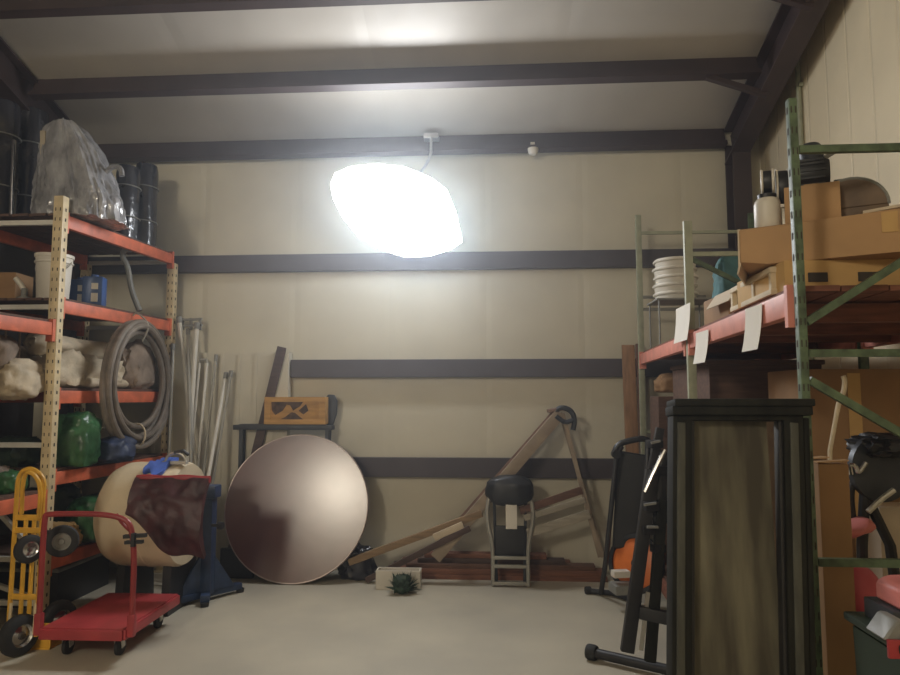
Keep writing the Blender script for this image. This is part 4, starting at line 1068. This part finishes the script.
fbar(-PW/2-.005, Hh-.035, PW/2+.004, Hh-.035, .028, .10, .004, 'frame', 'cornice'); fbar(-PW/2+.0, Hh-.012, PW/2+.008, Hh-.012, .022, .115, .004, 'frame', 'cornice')
for s, x in ((-1, -PW/2+.060), (1, PW/2-.078)):
    fbar(x, .02, x, Hh-.06, .012, .04, .006, 'black', 'moulding', .003)
for x in (-PW/2+.024, PW/2-.045):
    bm = nb(); bar(bm, FP(x, .01, .037), FP(x, Hh-.07, .037), .024, .008, up=un, bev=.003); obj('bead', bm, M['bead'], t)

# ---- tall carton and stick inside the rack, near end
bx, by = gx(826, 2.62, 560), 2.62; bw = gx(841, 2.62, 560)-gx(811, 2.62, 560); bz = LS2
t = thing('carton', 'tall narrow brown carton standing beside the black framed panel', 'box', (bx, by, bz))
bh = gz(459, by)-bz
bm = nb(); box(bm, (bx-.005, by, bz), (bw, .2, bh), .0, .005); obj('body', bm, M['card3'], t)
bm = nb(); bar(bm, (bx-.005-bw/2, by-.08, bz+bh+.004), (bx-.005+bw/2, by-.085, bz+bh+.012), .04, .004); obj('flap', bm, M['card'], t); bm = nb(); bar(bm, (bx-.005-bw/2, by+.06, bz+bh+.002), (bx-.005+bw/2, by+.07, bz+bh+.01), .05, .004); obj('flap', bm, M['card'], t)
a = at(829, 457, 2.8); 
t = thing('hooked_stick', 'light wooden stick with a curved end behind the tall brown carton', 'stick', (gx(822, 2.8, 600), 2.8, bz))
bm = nb(); tube(bm, [V((gx(824, 2.8, 600), 2.8, bz+.005)), at(830, 450, 2.8), at(837, 412, 2.82)], .009, 8); obj('shaft', bm, M['pal'], t)
bm = nb(); tube(bm, smoothpts([at(837, 412, 2.82), at(839, 402, 2.82), at(844, 392, 2.82), at(845, 380, 2.82), at(843, 376, 2.82)], 2), .010, 8); obj('hook', bm, M['pal'], t)
# ---- things stored under the right shelf
box_thing('carton', V((RX(3.5)+.62, 3.62, LS2)), (.56, .46, .2), 0, 'card3', 'low brown carton at the back of the right rack floor shelf')
t = thing('carton', 'big brown carton on the lower right shelf behind the dark tangle', 'box', (2.02, 3.62, LS2+.2))
bm = nb(); box(bm, (RX(3.5)+.62, 3.64, LS2+.231), (.50, .40, 1.22), 0, .006); obj('body', bm, M['card3'], t)
bm = nb(); box(bm, (RX(3.5)+.62, 3.435, LS2+.231), (.06, .003, 1.2)); obj('tape', bm, M['card2'], t)
box_thing('cabinet', V((RX(5.0)+.5, 4.9, LS2)), (.7, .9, 1.52), 0, 'deck', 'dark brown cabinet under the far part of the right shelf', 'cabinet', 'deck')
box_thing('wicker_hamper', V((RX(3.9)+.30, 3.80, LS2)), (.34, .36, 1.22), 0, 'trunk', 'dark woven hamper under the right shelf behind the stick', 'hamper', 'deckr')
box_thing('carton', V((RX(5.6)+.22, 5.72, LS2)), (.34, .3, 1.32), 0, 'deck', 'dark carton under the far end of the right shelf')
bag((RX(5.5)+.2, 5.72, LS2+1.351), (.12, .12, .08), 'small brown bundle on the dark carton under the salmon beam', 'card3', 6)
# black exercise bike frame with pink seat
ey = 3.0
def E(px, py, dy=0): return at(px, py, ey+dy)
t = thing('exercise_bike', 'black tubular exercise bike with a pink seat under the right shelf', 'bike', (gx(872, ey, 560), ey, LS2))
bm = nb(); zb = LS2+.02
tube(bm, [V((E(856, 560).x, ey, zb)), E(862, 545), E(866, 470), E(868, 448)], .022, 8); tube(bm, [V((E(905, 560).x, ey, zb)), E(890, 545), E(868, 500)], .022, 8)
tube(bm, [V((E(856, 560).x, ey-.2, zb)), V((E(856, 560).x, ey+.2, zb))], .024, 8); tube(bm, [V((E(905, 560).x, ey-.2, zb)), V((E(905, 560).x, ey+.2, zb))], .024, 8)
tube(bm, smoothpts([E(868, 455), E(858, 470), E(850, 490), E(853, 520)], 2), .014, 8); obj('frame', bm, M['black'], t)
bm = nb(); lathe(bm, [(0,-.02),(.10,-.02),(.14,-.014),(.14,.014),(.10,.02),(0,.02)], 28, place(E(880, 468), (.2,-1,0))); obj('flywheel', bm, M['dkmet'], t)
bm = nb(); tube(bm, smoothpts([E(851, 474, -.05), E(849, 464, -.06), E(856, 466, -.06), E(858, 474, -.05), E(866, 462, -.06)], 2), .010, 8); obj('grey_handle', bm, M['chrome'], t)
bm = nb(); tube(bm, smoothpts([E(868, 512, -.06), E(880, 500, -.06), E(894, 490, -.06)], 1), .012, 8); obj('grey_bar', bm, M['galv'], t)
bm = nb(); blob(bm, E(852, 527, -.03), (.075, .09, .028), .1, 2, 3, sub=3, tilt=Matrix.Rotation(R(-20), 3, 'Y')); obj('pink_seat', bm, M['pink2'], t)
bm = nb(); blob(bm, E(886, 445, .02), (.13, .12, .05), .25, 3, 9, sub=4); obj('black_shroud', bm, M['black'], t)
box_thing('crate', V((gx(893, 3.25, 520), 3.25, LS2)), (.2, .16, gz(500, 3.25)-LS2), 0, 'cardw', 'cream box behind the black bike at the right edge', 'box')
# pink and green bins
def bin_(c_, s, lab, m, lidm=None, taper=.86):
    tt = thing('storage_bin', lab, 'bin', c_); o = V(c_); bm = nb(); w, d, h = s
    pts = []
    for zz, k in ((0, taper), (h, 1)):
        for x, y in ((-1,-1),(1,-1),(1,1),(-1,1)): pts.append(o+V((x*w/2*k, y*d/2*k, zz)))
    vs, fs = add(bm, pts, [(3,2,1,0),(4,5,6,7),(0,1,5,4),(1,2,6,5),(2,3,7,6),(3,0,4,7)])
    bmesh.ops.bevel(bm, geom=list({e for f in fs for e in f.edges}), offset=.012, segments=2, affect='EDGES'); obj('body', bm, M[m], tt)
    bm = nb(); box(bm, o+V((0,0,h)), (w+.03, d+.03, .025), 0, .008); obj('lid', bm, M[lidm or m], tt); 
    return tt
gxx = gx(886, 2.2, 650)
gb = V((gx(914, 2.16, 640), 2.14, 0))
bin_(gb, (.24, .28, gz(618, 2.14)-.025), 'dark green storage tote at the lower right corner', 'tote')
bm = nb(); zt4 = gz(618, 2.14); box(bm, (gx(897, 2.0, 640), 2.14-.1385, gz(648, 2.0)), (.05, .012, .05), 0, .004)
obj('red_latch', bm, M['red'], bpy.data.objects[[o.name for o in bpy.data.objects if o.get('label','').startswith('dark green storage tote')][0]]); bm = nb()
prism(bm, [(0,0),(.06,0),(.07,.05),(.04,.055)], (gx(866, 2.1, 600), 2.12, zt4+.001), (1,0,0), (0,0,1), .1, .006)
tag(obj('grey_wedge', bm, M['grey']), 'grey plastic wedge lying on the dark green tote', 'wedge')
bm = nb(); box(bm, (gx(909, 2.12, 590), 2.17, zt4), (.13, .16, gz(598, 2.14)-zt4), 0, .008); tag(obj('flat_case', bm, M['dkmet']), 'dark flat case on the green tote under the pink box', 'case')
zz_ = gz(598, 2.14)
t = thing('pink_box', 'light pink box on top of the dark case at the right edge', 'box', (gx(909, 2.14, 590), 2.17, zz_))
bm = nb(); prism(bm, [(-.055,0),(.06,0),(.06,.075),(-.02,.072),(-.055,.055)], (gx(909, 2.14, 590), 2.22, zz_+.001), (1,0,0), (0,0,1), .14, .008); obj('body', bm, M['pink2'], t)
pzc = gz(589, 2.78, 853); pbx = gx(852, 2.78, 588)
box_thing('crate', V((pbx, 2.78, LS2)), (.24, .24, pzc-.098-LS2), 0, 'deck', 'dark crate under the deep pink ball beside the tall brown carton', 'box')
bm = nb(); lathe(bm, [(.1*math.sin(a), -.1*math.cos(a)) for a in [math.pi*k/20 for k in range(21)]], 32, Matrix.Translation((pbx, 2.78, pzc+.002)))
tag(obj('pink_ball', bm, M['pink']), 'deep pink ball on the dark crate beside the tall brown carton', 'ball')

# ================================================================== BLACK EQUIPMENT BESIDE THE RACK
# folded black stroller like machine with an orange disc
gy = 5.42
def G(px, py, dy=0): return at(px, py, gy+dy)
t = thing('folded_machine', 'folded black machine with an orange disc in front of the right rack', 'machine', fl(620, 600))
bm = nb(); tube(bm, [fl(601, 596)+V((0,0,.02)), G(606, 560), G(612, 500), G(617, 455), G(622, 446)], .02, 10); obj('frame_tube', bm, M['black'], t)
bm = nb(); tube(bm, [fl(632, 604)+V((0,0,.02)), G(640, 540, -.1), G(647, 470, -.08), G(648, 440, -.05)], .02, 10); obj('frame_tube', bm, M['black'], t)
bm = nb(); tube(bm, smoothpts([G(614, 454), G(618, 444), G(632, 440), G(646, 438), G(652, 446)], 2), .024, 10); lathe(bm, [(0,-.03),(.035,-.03),(.035,.03),(0,.03)], 16, place(G(616, 454), (0,1,0))); obj('handle', bm, M['black'], t)
bm = nb(); prism(bm, [(0,0),(.26,.02),(.29,.3),(.30,.72),(.04,.76),(.03,.35)], G(612, 548, .10), (1,-.15,0), (0,.05,1), .05, .012); obj('padded_back', bm, M['black'], t)
dc = G(632, 562, -.02)
bm = nb(); lathe(bm, [(0,-.018),(.17,-.018),(.185,-.008),(.185,.008),(.17,.018),(0,.018)], 40, place(dc+V((.03,0,-.01)), (-.55,-.8,.2))); obj('orange_disc', bm, M['orange'], t)
bm = nb(); lathe(bm, [(.185,-.03),(.215,-.03),(.22,0),(.215,.03),(.185,.03),(.185,-.03)], 40, place(dc+V((.03,0,-.01)), (-.55,-.8,.2))); obj('rim', bm, M['rubber'], t)
bm = nb(); lathe(bm, [(0,-.024),(.03,-.024),(.03,.026),(0,.026)], 16, place(dc+V((.03,0,-.01)), (-.55,-.8,.2))); obj('hub', bm, M['black'], t)
bm = nb(); c_ = G(624, 590, -.10); box(bm, (c_.x, c_.y, c_.z-.02), (.19, .16, .07), .2, .015); obj('grey_motor', bm, M['grey'], t)
bm = nb(); c2 = G(622, 575, -.18); box(bm, (c2.x, c2.y+.06, c2.z-.03), (.13, .08, .05), .2, .01); obj('pale_housing', bm, M['white'], t)
bm = nb(); tube(bm, [fl(589, 594)+V((0,0,.025)), fl(612, 597)+V((0,0,.03)), fl(640, 606)+V((0,0,.03))], .022, 8); obj('foot_bar', bm, M['black'], t)
bm = nb(); lathe(bm, [(0,-.022),(.03,-.022),(.03,.022),(0,.022)], 16, place(fl(588, 594)+V((0,0,.03)), (1,.2,0))); obj('end_cap', bm, M['rubber'], t)
# folding exercise bench / stand nearer
ny = 4.1
f0, f1 = fl(592, 660), fl(668, 678)
t = thing('bench_frame', 'folded black bench frame on a long foot bar beside the framed panel', 'bench', (f0+f1)/2)
bm = nb(); tube(bm, [f0+V((0,0,.045)), f1+V((0,0,.045)), f1+(f1-f0)*.35+V((0,0,.045))], .03, 12); obj('foot_bar', bm, M['black'], t)
bm = nb(); lathe(bm, [(0,-.03),(.042,-.03),(.046,-.02),(.046,.02),(.042,.03),(0,.03)], 18, place(f0+V((0,0,.046)), (f1-f0))); obj('end_cap', bm, M['rubber'], t)
def N(px, py, dy=0): return at(px, py, ny+dy)
bm = nb(); bar(bm, N(627, 652, 0), N(652, 470, .1), .075, .05, up=(0,1,0), bev=.006); bar(bm, N(652, 470, .1), N(660, 428, .12), .05, .04, up=(0,1,0), bev=.006); obj('upright', bm, M['black'], t)
bm = nb(); bar(bm, N(650, 662, -.05), N(662, 500, .1), .06, .05, up=(0,1,0), bev=.006); obj('upright', bm, M['frame'], t)
bm = nb(); bar(bm, N(641, 650, -.01), N(648, 592, -.0), .022, .015, up=(0,1,0)); obj('steel_strip', bm, M['galv'], t)
bm = nb(); bar(bm, N(640, 612, 0), N(668, 618, -.05), .05, .07, bev=.006); obj('cross_bar', bm, M['black'], t); bm = nb(); bar(bm, N(652, 520, .1), N(672, 518, .1), .05, .05, bev=.006); obj('cross_bar', bm, M['black'], t)
bm = nb(); tube(bm, [N(645, 492, -.02), N(652, 476, -.02), N(665, 450, 0)], .013, 8); obj('chrome_rod', bm, M['chrome'], t)
for px, py, s in ((655, 444, .05), (650, 506, .055), (660, 470, .05), (647, 530, .05), (658, 548, .05)):
    bm = nb(); c_ = N(px, py, .06); box(bm, (c_.x, c_.y, c_.z-s/2), (s*1.6, s*1.3, s), .3, .01); obj('bracket', bm, M['black'], t)
for a_, b_ in ((N(644, 505, -.02), N(656, 503, -.02)), (N(651, 443, -.02), N(660, 441, -.02)), (N(647, 527, -.02), N(658, 527, -.02))):
    bm = nb(); bar(bm, a_, b_, .02, .013); obj('grey_clip', bm, M['grey'], t)
bm = nb(); blob(bm, N(660, 490, .14), (.05, .05, .22), .15, 3, 2, sub=4, tilt=Matrix.Rotation(R(8), 3, 'Y')); obj('pad', bm, M['black'], t)

# ================================================================== LIGHTS AND CAMERA
# two more hanging lamps of the hall, over the aisle behind the viewer
def hall_lamp(x, y, z, power, lab):
    tt = thing('hall_lamp', lab, 'ceiling light', (x, y, z)); mx = Matrix.Translation((x, y, z))
    bm = nb(); lathe(bm, [(0,.12),(.07,.12),(.09,.04),(.24,-.02),(.25,-.05),(.22,-.05),(.08,.02),(0,.03)], 28, mx); obj('shade', bm, M['lamph'], tt)
    bm = nb(); lathe(bm, [(0,-.03),(.19,-.025),(.2,-.015),(0,-.01)], 28, mx); obj('lens', bm, M['lit'], tt)
    bm = nb(); tube(bm, [(x, y, z+.11), (x, y, zc(y))], .012, 8); obj('hanger', bm, M['lamph'], tt)
    l = bpy.data.lights.new('hall_lamp_light', 'POINT'); l.shadow_soft_size = .42; l.energy = power; l.color = (1.0,.90,.74)
    lo = bpy.data.objects.new('hall_lamp_light', l); C.objects.link(lo); lo.location = (x, y, z-.48)
    return lo
hall_lamp(-3.45, -2.6, 4.5, 430, 'hanging hall lamp over the aisle behind the viewer')
w = bpy.data.worlds.new('dim'); bpy.context.scene.world = w; w.use_nodes = True
w.node_tree.nodes['Background'].inputs[0].default_value = (.5,.5,.55,1); w.node_tree.nodes['Background'].inputs[1].default_value = .02
vs = w.node_tree.nodes.new('ShaderNodeVolumeScatter'); vs.inputs['Density'].default_value = .014; vs.inputs['Anisotropy'].default_value = .78; vs.inputs['Color'].default_value = (.86,.92,1,1)  # thin haze added to imitate the lamp's bloom and lift the blacks
w.node_tree.links.new(vs.outputs[0], w.node_tree.nodes['World Output'].inputs['Volume'])
cam = bpy.data.cameras.new('camera'); cam.sensor_width = 36; cam.lens = 36*F/900; cam.clip_start = .05
co = bpy.data.objects.new('camera', cam); C.objects.link(co); co.location = (0,0,EYE); co.rotation_euler = (R(90)+PITCH, 0, YAW)
sc = bpy.context.scene; sc.camera = co
sc.view_settings.view_transform = 'Standard'; sc.view_settings.look = 'None'; sc.view_settings.gamma = 1; sc.view_settings.use_curve_mapping = False
sc.view_settings.exposure = 0.0
